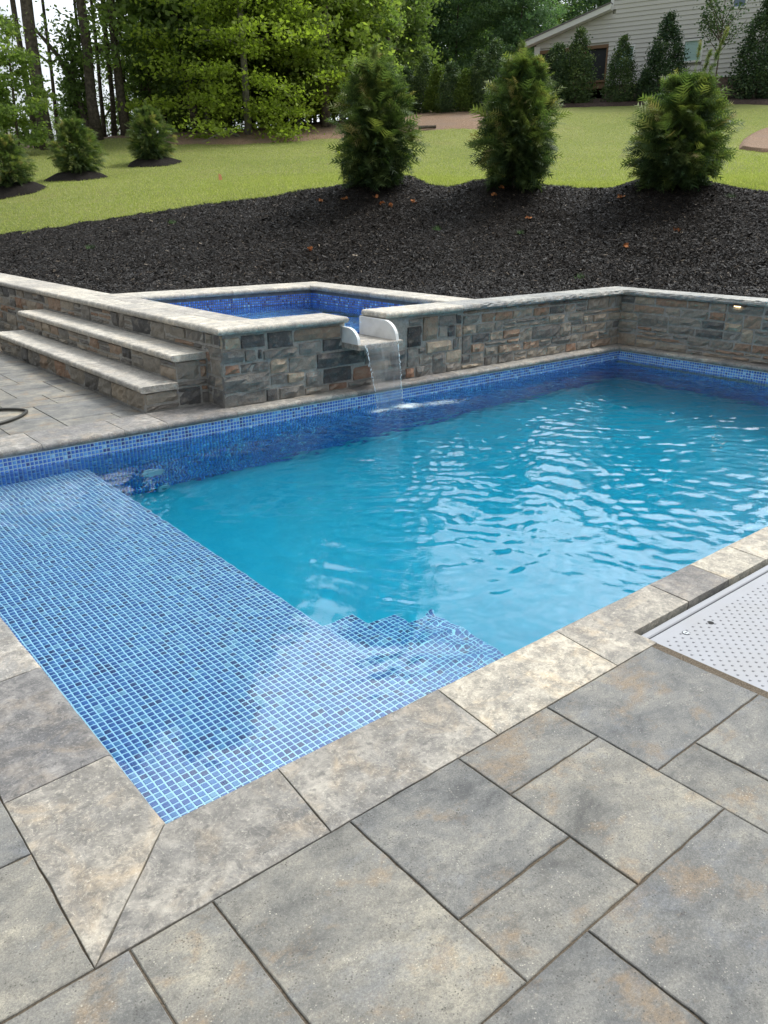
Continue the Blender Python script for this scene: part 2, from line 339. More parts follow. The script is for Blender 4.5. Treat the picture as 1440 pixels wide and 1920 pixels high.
def tz(X, Y):
    X = np.atleast_1d(np.asarray(X, float)); Y = np.atleast_1d(np.asarray(Y, float))
    out = np.empty(len(X))
    for i in range(0, len(X), 20000):
        x = X[i:i+20000]; y = Y[i:i+20000]
        out[i:i+20000] = phi(np.hypot(x[:, None]-P_[None, :, 0], y[:, None]-P_[None, :, 1]))@W_[:len(P_)]+W_[-3]+W_[-2]*x+W_[-1]*y
    return np.clip(out, -.5, 9.5)
def tz1(x, y): return float(tz([x], [y])[0])
def find(u, v, lo=15, hi=60):                    # where the sight line of a pixel meets the ground
    for d in np.arange(lo, hi, .25):
        x, y = at(u, d, v)
        if proj(x, y, tz1(x, y))[1] <= v: return x, y, tz1(x, y), d
    return x, y, tz1(x, y), hi
RECTS = [(-6, -6, 7.95, 4.22), (2.3, 3.9, 5.50, 7.12), (2.3, 3.9, 2.80, 16), (-6, -6, 2.4, 14)]
def hard(x, y): return any(a < x < c and b < y < d for a, b, c, d in RECTS)
def snoise(x, y, s, k=0): return mn.noise(Vector((x*s, y*s, k)))

# lawn: one big sheet, finer near, cut out where the hardscape stands
gx = np.unique(np.r_[np.arange(-60, -6, 3), np.arange(-6, 40, .5), np.arange(40, 140, 4)]); gy = np.unique(np.r_[np.arange(-60, -6, 3), np.arange(-6, 45, .5), np.arange(45, 150, 4)])
GX, GY = np.meshgrid(gx, gy, indexing='ij'); GZ = tz(GX.ravel(), GY.ravel())
rr = np.hypot(GX.ravel()-CX, GY.ravel()-CY); az = np.degrees(np.arctan2(GY.ravel()-CY, GX.ravel()-CX))
BR = []                                          # bed outline: bearing -> distance
for u, v, d in BED:
    x, y = at(u, d, v); BR.append((math.degrees(math.atan2(y-CY, x-CX)), d))
BR.sort(); bra = np.array([b[0] for b in BR]); brd = np.array([b[1] for b in BR])
inbed = (rr < np.interp(az, bra, brd)-.35) & (az > bra[0]) & (az < bra[-1])
GZ = np.where(inbed, np.minimum(GZ-.25, 5), GZ)
back = (GY.ravel() < 2) & (GX.ravel() < 7) | (GX.ravel() < 1) & (az > 88) & (rr < 30)
GZ = np.where(back, -.06, GZ)
ny = len(gy); Fc = []
for i in range(len(gx)-1):
    for j in range(ny-1):
        cx_, cy_ = (gx[i]+gx[i+1])/2, (gy[j]+gy[j+1])/2
        if hard(cx_, cy_) and all(hard(gx[a], gy[b]) for a in (i, i+1) for b in (j, j+1)): continue
        Fc.append((i*ny+j, (i+1)*ny+j, (i+1)*ny+j+1, i*ny+j+1))
# vertices that fall inside the hardscape sink below it
sink = np.array([hard(a, b) for a, b in zip(GX.ravel(), GY.ravel())]); GZ = np.where(sink, np.minimum(GZ, -.3), GZ)
lawn = link('lawn', npmesh(np.c_[GX.ravel(), GY.ravel(), GZ], Fc, M_LAWN, True)); tag(lawn, kind='structure')

# mulch bed: from the wall backs up to the ridge, with a mound under each shrub
SHRUB = [(703, 346, 14.1), (968, 340, 13.9), (1265, 345, 13.7)]
mounds = []
for u, v, d in SHRUB:
    x, y = at(u, d, v); mounds.append((x, y, .2, .9))
for u, d, h, w in [(840, 14.5, .0, .5), (905, 14.3, .10, .45), (760, 14.5, .10, .4), (1200, 14.1, .06, .4), (590, 14.9, .05, .6)]:
    x, y = at(u, d, 350); mounds.append((x, y, h, w))
def bedz(X, Y, soft=True):
    z = tz(X, Y)
    for mx_, my_, h, w in mounds: z = z+h*np.exp(-((X-mx_)**2+(Y-my_)**2)/(w*w))
    return z+np.array([.035*snoise(x, y, 1.7)+.02*snoise(x, y, 5, 3) for x, y in zip(X, Y)])
def exit_r(a):
    best = 3.0; dx, dy = math.cos(a), math.sin(a)
    for x0, y0, x1, y1 in RECTS[:3]:
        ts = []
        t0x, t1x = sorted(((x0-CX)/dx, (x1-CX)/dx)); t0y, t1y = sorted(((y0-CY)/dy, (y1-CY)/dy))
        a0, a1 = max(t0x, t0y), min(t1x, t1y)
        if a1 > max(a0, 0): best = max(best, a1)
    return best
NA, NR = 620, 70
bv = []; AZ = np.radians(np.linspace(bra[0]+.5, min(bra[-1]-.5, 82), NA))
rad0 = np.array([exit_r(a) for a in AZ]); rad1 = np.interp(np.degrees(AZ), bra, brd)
tt = np.linspace(0, 1, NR)
RRm = rad0[:, None]+(rad1-rad0)[:, None]*tt[None, :]
BX = CX+np.cos(AZ)[:, None]*RRm; BY = CY+np.sin(AZ)[:, None]*RRm
BZ = bedz(BX.ravel(), BY.ravel()).reshape(NA, NR)
near = np.exp(-(RRm-rad0[:, None])/.35); BZ = BZ*(1-near)+(.585+.01*np.sin(BX*9))*near
BZ[:, -1] -= .16
Fb = [(i*NR+j, i*NR+j+1, (i+1)*NR+j+1, (i+1)*NR+j) for i in range(NA-1) for j in range(NR-1)]
bed = link('mulch_bed', npmesh(np.c_[BX.ravel(), BY.ravel(), BZ.ravel()], np.array(Fb)[:, ::-1], M_MULCH, True)); tag(bed, kind='structure')
def bed_at(a, r):                                # surface point of the bed at a bearing and a distance
    i = np.clip((a-AZ[0])/(AZ[-1]-AZ[0])*(NA-1), 0, NA-1.001); i0 = i.astype(int); fi = i-i0
    r0 = rad0[i0]*(1-fi)+rad0[i0+1]*fi; r1 = rad1[i0]*(1-fi)+rad1[i0+1]*fi
    j = np.clip((r-r0)/(r1-r0), 0, .9999)*(NR-1); j0 = np.minimum(j.astype(int), NR-2); fj = j-j0
    z = (BZ[i0, j0]*(1-fi)+BZ[i0+1, j0]*fi)*(1-fj)+(BZ[i0, j0+1]*(1-fi)+BZ[i0+1, j0+1]*fi)*fj
    return CX+np.cos(a)*r, CY+np.sin(a)*r, z
# shredded chips over it
def chips(n, a, r, size, name, z=None):
    x, y, z = bed_at(a, r) if z is None else (a, r, z)
    L = size*np.exp(RS.normal(0, .45, n)); Wd = L*RS.uniform(.10, .32, n)
    th = RS.uniform(0, 2*np.pi, n); tilt = RS.normal(0, .38, n); rl = RS.normal(0, .7, n)
    d = np.c_[np.cos(th)*np.cos(tilt), np.sin(th)*np.cos(tilt), np.sin(tilt)]
    s = np.c_[-np.sin(th)*np.cos(rl), np.cos(th)*np.cos(rl), np.sin(rl)]
    c = np.c_[x, y, z+RS.uniform(.002, .022, n)]
    b = RS.uniform(.3, 1, (n, 1)); b2 = RS.uniform(.3, 1, (n, 1)); d = d*L[:, None]/2; s = s*Wd[:, None]/2
    V = np.stack([c-d-s*b, c-d*b2+s, c+d+s*b, c+d*b-s], 1).reshape(-1, 3)
    F = np.arange(4*n).reshape(n, 4); o = link(name, npmesh(V, F, M_CHIP, False, RS.uniform(0, 1, n)**1.0)); tag(o, kind='stuff'); return o
nch = 430000
a = RS.uniform(np.radians(20), np.radians(79.5), nch*2); ii = np.clip(((a-AZ[0])/(AZ[-1]-AZ[0])*(NA-1)).astype(int), 0, NA-1)
r = rad0[ii]+.01+(rad1[ii]-rad0[ii]-.03)*RS.uniform(0, 1, nch*2)**1.15
a, r = a[:nch], r[:nch]
chips(nch, a, r, .023, 'mulch_chips')

def blades(n, name):
    u = RS.uniform(-60, 1500, n*2); d = 14+22*RS.uniform(0, 1, n*2)**1.7; x, y = [], []
    ax_ = np.arctan2(np.array([at(q, 1)[1]-CY for q in u]), np.array([at(q, 1)[0]-CX for q in u])); lim = np.interp(np.degrees(ax_), bra, brd)-.12
    k = d > lim; ax_, d = ax_[k][:n], d[k][:n]; m_ = len(d); X = CX+np.cos(ax_)*d; Y = CY+np.sin(ax_)*d; Z = tz(X, Y)
    th = RS.uniform(0, 2*np.pi, m_); w_ = .0065; h_ = RS.uniform(.018, .045, m_); l1, l2 = RS.normal(0, .02, m_), RS.normal(0, .02, m_)
    V = np.stack([np.c_[X-np.cos(th)*w_, Y-np.sin(th)*w_, Z-.005], np.c_[X+np.cos(th)*w_, Y+np.sin(th)*w_, Z-.005], np.c_[X+l1, Y+l2, Z+h_]], 1).reshape(-1, 3)
    tag(link(name, npmesh(V, np.arange(3*m_).reshape(-1, 3), M_BLADE, False, RS.uniform(0, 1, m_))), kind='stuff')
blades(230000, 'grass_blades')

def radial_sheet(name, spec, mat, dz, kind='structure', nr=14, step=12, bump=.04):
    us = np.arange(spec[0][0], spec[-1][0]+1, step); X = []; 
    r0 = np.interp(us, [s[0] for s in spec], [s[1] for s in spec]); r1 = np.interp(us, [s[0] for s in spec], [s[2] for s in spec])
    for u, p, q in zip(us, r0, r1):
        p += .25*snoise(u*.05, 1, 1)
        for k in range(nr):
            x, y = at(u, p+(q-p)*(k/(nr-1))**1.6); X.append((x, y))
    X = np.array(X); z = tz(X[:, 0], X[:, 1])+dz+np.array([bump*snoise(x, y, .9) for x, y in X])
    z = z.reshape(-1, nr); z[:, 0] -= dz+.1; z[:, -1] -= dz+.1; z[0] -= dz+.1; z[-1] -= dz+.1
    F = [(i*nr+j, (i+1)*nr+j, (i+1)*nr+j+1, i*nr+j+1) for i in range(len(us)-1) for j in range(nr-1)]
    o = link(name, npmesh(np.c_[X, z.ravel()], F, mat, True)); return tag(o, kind=kind)
def dv(u, v): return find(u, v)[3]
radial_sheet('forest_floor', [(-700, 36, 100), (-50, 36, 100), (60, dv(60, 281), 100), (180, dv(180, 262), 95), (330, dv(330, 276), 95), (450, dv(450, 275), 95), (600, dv(600, 266), 95), (700, dv(700, 258), 95), (900, dv(900, 247), 95), (925, dv(925, 232), 95), (985, dv(985, 210), 95)], M_STRAW, .07)
radial_sheet('house_bed', [(960, 38, 60), (1040, dv(1040, 203), 60), (1240, dv(1240, 198), 60), (1340, dv(1340, 197), 60), (1440, dv(1440, 198), 60), (1700, 38, 60)], M_DKSTRAW, .12)
radial_sheet('straw_patch', [(1384, dv(1400, 280), dv(1400, 278)+.3), (1410, dv(1410, 284), dv(1410, 255)), (1440, dv(1440, 288), dv(1440, 236)), (1640, dv(1440, 290), dv(1440, 225))], M_STRAW, .10)

# ------------------------------------------------------------------ slabs of stone
def slab(poly, z0, z1, nose=(), r=.022, jit=.0015, rs=.003, full=False, seg=.07, seed=0):
    """a stone slab: plan polygon, bullnose on the edges listed in nose, a small worn arris on the others"""
    rnd = random.Random(seed); P = [Vector((p[0], p[1])) for p in poly]; n = len(P)
    def inset(ds):
        out = []
        L = []
        for i in range(n):
            a, b = P[i], P[(i+1) % n]; d = (b-a).normalized(); nn = Vector((-d.y, d.x)); L.append((a+nn*ds[i], d))
        for i in range(n):
            (p, d), (q, e) = L[i-1], L[i]; den = d.x*e.y-d.y*e.x
            if abs(den) < 1e-6: out.append(q)
            else: out.append(p+d*(((q-p).x*e.y-(q-p).y*e.x)/den))
        return out
    subs = [max(1, int((P[(i+1) % n]-P[i]).length/seg)) for i in range(n)]
    jt = [[0 if k == 0 else rnd.gauss(0, jit) for k in range(subs[i])] for i in range(n)]
    lev = []
    steps = 5 if nose else 2
    if nose:
        if full:
            for k in range(steps, 0, -1):
                a = math.pi/2*k/steps; lev.append((z0+r*(1-math.sin(a)), a))
            lev.append((z0+r, 0))
        else: lev.append((z0, 0))
        for k in range(0, steps+1):
            a = math.pi/2*k/steps; lev.append((z1-r*(1-math.sin(a)), a))
    else:
        lev = [(z0, 0), (z1-rs, 0), (z1, math.pi/2)]
    V = []; rings = []
    for li, (z, a) in enumerate(lev):
        ds = [(r*(1-math.cos(a)) if i in nose else (rs if li == len(lev)-1 else 0)) for i in range(n)]
        C = inset(ds); ring = []
        for i in range(n):
            A, B = C[i], C[(i+1) % n]; d = (B-A).normalized(); nn = Vector((-d.y, d.x))
            for k in range(subs[i]):
                q = A+(B-A)*(k/subs[i])+nn*abs(jt[i][k]); ring.append(len(V)); V.append((q.x, q.y, z))
        rings.append(ring)
    Fc = []
    for a, b in zip(rings, rings[1:]):
        k = len(a)
        for i in range(k): Fc.append((a[i], a[(i+1) % k], b[(i+1) % k], b[i]))
    Fc.append(tuple(rings[-1])); Fc.append(tuple(rings[0][::-1])); return V, Fc
def rect(x0, y0, x1, y1): return [(x0, y0), (x1, y0), (x1, y1), (x0, y1)]      # edges: 0 south, 1 east, 2 north, 3 west

def wallstone(w, h, depth, rnd):
    """rock-faced block: u across, v up, bulging along +w"""
    nx = max(3, min(7, int(w/.045)+1)); nyy = max(3, min(5, int(h/.035)+1))
    us = [0, .006]+[w*(k/(nx-1)) for k in range(1, nx-1)]+[w-.006, w]; vs = [0, .006]+[h*(k/(nyy-1)) for k in range(1, nyy-1)]+[h-.006, h]
    V = []; A, B = len(us), len(vs); tiltu = rnd.gauss(0, .05); tiltv = rnd.gauss(0, .06)
    for j, v in enumerate(vs):
        for i, u in enumerate(us):
            rim = i in (0, A-1) or j in (0, B-1); rim2 = i in (1, A-2) or j in (1, B-2)
            if rim: dpt = -.012
            else: dpt = depth*(.55 if rim2 else 1)+rnd.gauss(0, .0045 if rim2 else .008)+(u-w/2)*tiltu+(v-h/2)*tiltv
            V.append((u+(0 if rim and i in (0, A-1) else rnd.gauss(0, .002)), v+(0 if rim and j in (0, B-1) else rnd.gauss(0, .002)), max(dpt, -.012)))
    return V, [(j*A+i, j*A+i+1, (j+1)*A+i+1, (j+1)*A+i) for j in range(B-1) for i in range(A-1)]
def pack(W, H, sizes, rnd, pre=()):
    """fill a W x H grid of cells with rectangles"""
    g = [[None]*H for _ in range(W)]; out = []
    def put(x, y, w, h):
        for a_ in range(x, x+w):
            for b_ in range(y, y+h): g[a_][b_] = 1
        out.append((x, y, w, h))
    for q in pre:
        if all(0 <= q[0]+a_ < W and 0 <= q[1]+b_ < H and g[q[0]+a_][q[1]+b_] is None for a_ in range(q[2]) for b_ in range(q[3])): put(*q)
    for x in range(W):
        for y in range(H):
            if g[x][y] is not None: continue
            mw = 0
            while x+mw < W and g[x+mw][y] is None and mw < 12: mw += 1
            mh = 0
            while y+mh < H and g[x][y+mh] is None and mh < 12: mh += 1
            c = list(sizes); rnd.shuffle(c); done = False
            for w, h in c:
                if w > mw or h > mh: continue
                if mh-h == 1 and h > 1 and rnd.random() < .7: continue
                if mw-w == 1 and rnd.random() < .6: continue
                if all(g[x+a_][y+b_] is None for a_ in range(w) for b_ in range(h)): put(x, y, w, h); done = True; break
            if not done:
                h = min(mh, 2); w = 1
                while w < min(mw, 4) and all(g[x+w][y+b_] is None for b_ in range(h)): w += 1
                if not all(g[x+a_][y+b_] is None for a_ in range(w) for b_ in range(h)): h = 1
                put(x, y, w, h)
    return out
WS = [(4, 2)]*5+[(5, 2)]*4+[(3, 2)]*4+[(6, 2)]*2+[(4, 3)]*3+[(3, 3)]*2+[(2, 2)]*2+[(3, 1)]*2+[(5, 1)]+[(2, 3)]*2+[(2, 4)]+[(6, 3)]*1+[(7, 3)]
def face_stones(parent, org, du, length, height, seed, nrm, unit=.049, sizes=WS, skip=None, dep=.016):
    rnd = random.Random(seed); nrow = max(1, round(height/unit)); ncol = max(1, round(length/.066)); uh = height/nrow; uw = length/ncol
    org = Vector(org); du = Vector(du); up = Vector((0, 0, 1)); nrm = Vector(nrm); g = .007
    for x, y, w, h in pack(ncol, nrow, sizes, rnd):
        x0, y0, x1, y1 = x*uw+g, y*uh+g, (x+w)*uw-g, (y+h)*uh-g
        if skip and skip(x0, y0, x1, y1): continue
        v, f = wallstone(x1-x0, y1-y0, dep*rnd.uniform(.6, 1.5), rnd)
        V = [org+du*(x0+p[0])+up*(y0+p[1])+nrm*p[2] for p in v]
        if du.cross(up).dot(nrm) < 0: f = [q[::-1] for q in f]
        part('stone', V, f, M_WST, parent)

# ------------------------------------------------------------------ the pool
X0, Y0, X1, Y1 = -.03, -.03, 7.56, 3.84
ZW, ZL, ZB = -.153, -.42, -1.32
pool = empty('pool_shell', (0, 0, 0), kind='structure')
V, Fc = boxes([(X0-.2, Y0-.2, ZB-.2, X1+.2, Y1+.2, ZB), (X0-.2, Y0-.2, ZB, X0-.004, Y1+.2, -.06), (X1+.004, Y0-.2, ZB, X1+.2, Y1+.2, -.06), (X0-.004, Y0-.2, ZB, X1+.004, Y0-.004, -.06), (X0-.004, Y1+.004, ZB, X1+.004, Y1+.2, -.06)])
part('pool_walls', V, Fc, M_GROUT, pool)
v, f = box(X0-.004, Y0-.004, ZB-.1, X1+.004, Y1+.004, ZB+.012); part('pool_floor', v, f, M_LINER, pool)
# the liner curves up where floor meets wall
V = []; Fc = []; rc = .13; path = [(X0, Y1-.006), (X1-.006, Y1-.006), (X1-.006, Y0)]; nrm_ = [(0, -1), (-.7071, -.7071), (-1, 0)]
for (px_, py_), (nx_, ny_) in zip(path, nrm_):
    kk = 1.4142 if abs(nx_*ny_) > .1 else 1
    for i in range(9):
        a_ = math.pi/2*i/8; V.append((px_+nx_*kk*rc*(1-math.cos(a_)), py_+ny_*kk*rc*(1-math.cos(a_)), ZB+.013+rc*(1-math.sin(a_))))
for j in range(2):
    for i in range(8): Fc.append((j*9+i, j*9+i+1, (j+1)*9+i+1, (j+1)*9+i))
part('floor_cove', V, Fc, M_LINER, pool, True)
TP = .0278
def tiles_np(org, du, dv_, nu, nv, nrm, keep=None, g=.0027, th=.0022, seed=0, off=0.0):
    """a field of mosaic tiles: top face and four bevelled sides each"""
    rs = np.random.RandomState(seed); org, du, dv_, nrm = map(lambda a: np.array(a, float), (org, du, dv_, nrm))
    I, J = np.meshgrid(np.arange(nu), np.arange(nv), indexing='ij'); I = I.ravel(); J = J.ravel()
    if keep is not None:
        k = keep(I, J); I, J = I[k], J[k]
    n = len(I); c = org+du*((I+.5)*TP)[:, None]+dv_*((J+.5)*TP)[:, None]
    h = TP/2-g; ch = .0012
    ring = lambda hh, t: [c+du*a*hh+dv_*b*hh+nrm*t for a, b in ((-1, -1), (1, -1), (1, 1), (-1, 1))]
    V = np.stack(ring(h, 0.)+ring(h-ch, th), 1).reshape(-1, 3)
    fl = np.dot(np.cross(du, dv_), nrm) > 0
    q = np.array([(4, 5, 6, 7), (0, 1, 5, 4), (1, 2, 6, 5), (2, 3, 7, 6), (3, 0, 4, 7)])
    if not fl: q = q[:, ::-1]
    F = (np.arange(n)*8)[:, None, None]+q[None]
    return V, F.reshape(-1, 4), np.repeat(rs.uniform(0, 1, n), 5), c
def add_tiles(name, fields, parent, mat=M_TILE, label=None):
    Vs, Fs, Ss = [], [], []; k = 0
    for V, F, S, _ in fields: Vs.append(V); Fs.append(F+k); Ss.append(S); k += len(V)
    o = link(name, npmesh(np.concatenate(Vs), np.concatenate(Fs), mat, False, np.concatenate(Ss)), parent, (0, 0, 0)); tag(o, label, kind='stuff'); return o
nX, nY = int((X1-X0)/TP), int((Y1-Y0)/TP); nZ = int((-.056-ZB)/TP)
zt = -.056-nZ*TP
Y1t, X1t = Y1, X1
add_tiles('wall_mosaic', [tiles_np((X0, Y1-.002, zt), (1, 0, 0), (0, 0, 1), nX, nZ, (0, -1, 0), g=.0036, seed=1),
    tiles_np((X1-.002, Y1-nY*TP, zt), (0, 1, 0), (0, 0, 1), nY, nZ, (-1, 0, 0), g=.0036, seed=2),
    tiles_np((X0, Y0+.002, zt), (1, 0, 0), (0, 0, 1), nX, nZ, (0, 1, 0), seed=3),
    tiles_np((X0+.002, Y1-nY*TP, zt), (0, 1, 0), (0, 0, 1), nY, nZ, (1, 0, 0), seed=4)], pool)
v, f = boxes([(X0, Y1-.012, -.058, X1, Y1, -.049), (X1-.012, Y0, -.058, X1, Y1-.012, -.049)]); part('liner_track', v, f, M_TRACK, pool)
# ledge and steps
SX = [1.20, 1.47, 1.74, 2.01]; SY = 1.12; SZ = [ZL, ZL-.18, ZL-.36, ZL-.54]
ledge = empty('shallow_ledge', (0, 0, 0), kind='structure')
v, f = box(X0-.003, Y0-.003, ZB, SX[0], Y1+.003, ZL); part('ledge_core', v, f, M_GROUT, ledge)
lw = int((SX[0]-X0)/TP)+1; lh = int((Y1-Y0)/TP)
TPL = TP
top = tiles_np((SX[0]-lw*TP, Y0, ZL+.0005), (1, 0, 0), (0, 1, 0), lw, lh+1, (0, 0, 1), seed=5)
# the 300 tiles nearest the camera are pieces of their own
c = top[3]; dist = np.hypot(c[:, 0]-CX, c[:, 1]-CY); vis = (c[:, 0] > X0+.005) & (c[:, 1] > Y0+.005)
sc_ = np.array([proj(*p) for p in c]); vis &= (sc_[:, 0] > 0) & (sc_[:, 1] < 1560)
# the ledge corner sits in the refracted view, so the nearest visible ones lie along both near edges
order = np.argsort(np.where(vis, dist, 99))[:298]; keepm = np.ones(len(c), bool); keepm[order] = False
h = TP/2-.0027; tv = [(-h, -h, 0), (h, -h, 0), (h, h, 0), (-h, h, 0), (-h+.0012, -h+.0012, .0022), (h-.0012, -h+.0012, .0022), (h-.0012, h-.0012, .0022), (-h+.0012, h-.0012, .0022)]
tme = mesh(tv, [(4, 5, 6, 7), (0, 1, 5, 4), (1, 2, 6, 5), (2, 3, 7, 6), (3, 0, 4, 7)], M_TILE1)
for i in order: link('tile', tme, ledge, tuple(c[i]))
kf = np.repeat(keepm, 5); Vk = top[0].reshape(-1, 8, 3)[keepm].reshape(-1, 3); nk = keepm.sum()
q5 = np.array([(4, 5, 6, 7), (0, 1, 5, 4), (1, 2, 6, 5), (2, 3, 7, 6), (3, 0, 4, 7)])
Fk = ((np.arange(nk)*8)[:, None, None]+q5[None]).reshape(-1, 4)
nzl = int((ZL-ZB)/TP)
edge = tiles_np((SX[0]+.0005, Y0, ZL-nzl*TP), (0, 1, 0), (0, 0, 1), lh+1, nzl, (1, 0, 0), seed=6, keep=lambda I, J: ~((I*TP < SY-Y0-.01) & (J*TP > 0)) | (J >= 0))
add_tiles('ledge_mosaic', [(Vk, Fk, top[2][kf], None), edge], ledge, M_TILEL)
steps = empty('pool_steps', (0, 0, 0), kind='structure')
fl = []
for k in range(3):
    z = SZ[k+1]; v, f = box(SX[k]+.004, Y0-.002, ZB, SX[k+1], SY, z); part('step', v, f, M_GROUT, steps)
    n1 = int((SX[k+1]-SX[k])/TP); n2 = int((SY-Y0)/TP); n3 = int(.36/TP)
    fl.append(tiles_np((SX[k+1]-n1*TP, SY-n2*TP, z+.0005), (1, 0, 0), (0, 1, 0), n1, n2, (0, 0, 1), seed=20+k))
    fl.append(tiles_np((SX[k+1]+.0005, SY-n2*TP, z-n3*TP), (0, 1, 0), (0, 0, 1), n2, n3, (1, 0, 0), seed=30+k))
    fl.append(tiles_np((SX[k+1]-n1*TP, SY+.0005, z-n3*TP), (1, 0, 0), (0, 0, 1), n1, n3, (0, 1, 0), seed=40+k))
add_tiles('step_mosaic', fl, steps, M_TILEL)

# water, with a modelled rippled surface
def water(name, x0, y0, x1, y1, zw, zb, hf, st, mat):
    nx, nyy = int((x1-x0)/st)+1, int((y1-y0)/st)+1
    xs = np.linspace(x0, x1, nx); ys = np.linspace(y0, y1, nyy); XX, YY = np.meshgrid(xs, ys, indexing='ij')
    Z = zw+hf(XX, YY); V = np.c_[XX.ravel(), YY.ravel(), Z.ravel()].tolist()
    F = [(i*nyy+j, (i+1)*nyy+j, (i+1)*nyy+j+1, i*nyy+j+1) for i in range(nx-1) for j in range(nyy-1)]
    k = len(V); rim = [i*nyy for i in range(nx)]+[(nx-1)*nyy+j for j in range(1, nyy)]+[i*nyy+nyy-1 for i in range(nx-2, -1, -1)]+[j for j in range(nyy-2, 0, -1)]
    low = []
    for q in rim: low.append(len(V)); V.append([V[q][0], V[q][1], zb])
    n = len(rim)
    for i in range(n): F.append((rim[(i+1) % n], rim[i], low[i], low[(i+1) % n]))
    me = bpy.data.meshes.new('m'); me.from_pydata(V, [], F+[tuple(low[::-1])]); me.materials.append(mat)
    me.polygons.foreach_set('use_smooth', [i < (nx-1)*(nyy-1) for i in range(len(me.polygons))]); me.update()
    return tag(link(name, me), kind='structure')
def pick(u, v, z):
    r_ = ray(u, v); t_ = (z-CZ)/r_.z; return CX+r_.x*t_, CY+r_.y*t_
SRC = [(*pick(745, 985, ZW), 30, 1.5, .0011), (*pick(745, 985, ZW), 52, 1.1, .0007), (3.92, 3.62, 42, 1.3, .0012), (*pick(1160, 735, ZW), 26, 2.2, .0013), (*pick(1440, 860, ZW), 21, 2.5, .0012), (*pick(1150, 735, ZW), 60, .7, .0010)]
DIR = [(random.uniform(0, 6.28), random.uniform(12, 50), random.uniform(0, 6.28)) for _ in range(24)]+[(random.uniform(0, 6.28), random.uniform(50, 105), random.uniform(0, 6.28)) for _ in range(22)]
def hpool(X, Y):
    wx = X+.05*np.sin(3.1*Y+1)+.03*np.sin(7.3*X+2.2*Y); wy = Y+.05*np.sin(2.7*X)+.03*np.sin(6.1*Y-1.8*X)
    Z = np.zeros_like(X)
    for sx, sy, k, Rr, am in SRC:
        rr_ = np.hypot(wx-sx, wy-sy); Z += 1.7*am*(.25+.75/(1+np.exp(-(X-1.5)*3)))*np.exp(-rr_/Rr)*np.sin(k*rr_+1.5*np.sin(wx*2.1+k))*np.minimum(1, rr_/.15)
    calm = .12+.88/(1+np.exp(-(X-1.75-.2*Y)*2.6))+.28*np.clip((Y-.6)/2.5, 0, 1)/(1+np.exp((X-1.4)*4))
    for th, k, ph in DIR:
        en = .6+.4*np.sin(X*1.3*math.cos(ph)+Y*1.7*math.sin(ph)+k)
        am = .0082 if k < 50 else .0205
        Z += calm*en*(am/k)*np.sin(k*(wx*math.cos(th)+wy*math.sin(th))+ph)*1.0
    return Z
water('pool_water', X0-.0035, Y0-.0035, X1+.0035, Y1+.0035, ZW, ZB-.05, hpool, .0125, M_WATER)

# coping stones round the pool
CT_ = {1: (.88, .87, .84), 2: (1.28, 1.24, 1.13), 101: (.92, .91, .88), 102: (1.24, 1.19, 1.08), 103: (1.1, 1.06, .98), 104: (.95, .93, .9), 105: (1.15, 1.12, 1.03), 106: (1.1, 1.07, 1.0), 113: (.78, .80, .83), 114: (.86, .87, .88)}
def cope(poly, nose, seed, full=True):
    v, f = slab(poly, -.052, 0, nose, .024, .0012, .0014, full, seed=seed); o = part('coping_stone', v, f, M_COP, pool, False); o.color = (*CT_.get(seed, (1, 1, 1)), 1)
g = .0014; w = .305; sd = 100
xs = [.33, .95, 1.56, 2.18, 2.50, 2.83, 3.44, 4.05, 4.66, 5.27, 5.88, 6.5, 7.1, 7.9]
cope([(-w, -w), (.33-g-.03, -w), (.33-g, 0), (0+g, 0)], (2,), 1)             # mitred corner pair
cope([(-w, -w+2*g), (-g, 0+g), (-g+.000, .35-g), (-w, .33-g)], (1,), 2)
for a_, b_ in zip(xs, xs[1:]):
    sd += 1; yb = -w if b_ < 1.6 else -.205
    s0 = .03 if yb < -.3 else .015
    if a_ < 1.6 < b_: cope([(a_+g-.03, -w), (1.775, -w), (1.775, -.205), (b_-g-.02, -.205), (b_-g, 0), (a_+g, 0)], (4,), sd)
    else: cope([(a_+g-s0, yb), (b_-g-s0, yb), (b_-g, 0), (a_+g, 0)], (2,), sd)
ys = [.35, .96, 1.57, 2.18, 2.79, 3.40]
for a_, b_ in zip(ys, ys[1:]): sd += 1; cope([(-w, a_+g-.02), (0, a_+g), (0, b_-g), (-w, b_-g-.02)], (1,), sd)
cope([(-w, 3.4+g-.02), (0, 3.4+g), (0, 3.81-g), (-w, 4.2)], (1,), 150)
bx = [0, .30, .92, 1.50, 1.83]; 
cope([(-w+.01, 4.2), (0+g, 3.81), (.3-g, 3.81), (.3-g, 4.2)], (1,), 151)
for a_, b_ in zip(bx[1:], bx[2:]): sd += 1; cope(rect(a_+g, 3.81, b_-g, 4.2), (0,), sd)
bx = [1.83, 2.42, 3.03, 3.62, 4.25, 4.86, 5.47, 6.06, 6.68, 7.1]
for a_, b_ in zip(bx, bx[1:]): sd += 1; cope(rect(a_+g, 3.81, b_-g, 3.965 if a_ > 2.3 else 4.2), (0,), sd)
cope([(7.1+g, 3.81), (7.53, 3.81), (7.69, 3.965), (7.1+g, 3.965)], (0,), 160)
cope([(7.53, 3.81-g), (7.53, 3.2), (7.69, 3.2), (7.69, 3.965-g)], (0,), 161)
for k in range(6): sd += 1; b_ = 3.2-g-k*.61; cope([(7.53, b_), (7.53, b_-.61+g), (7.69, b_-.61+g), (7.69, b_)], (0,), sd)

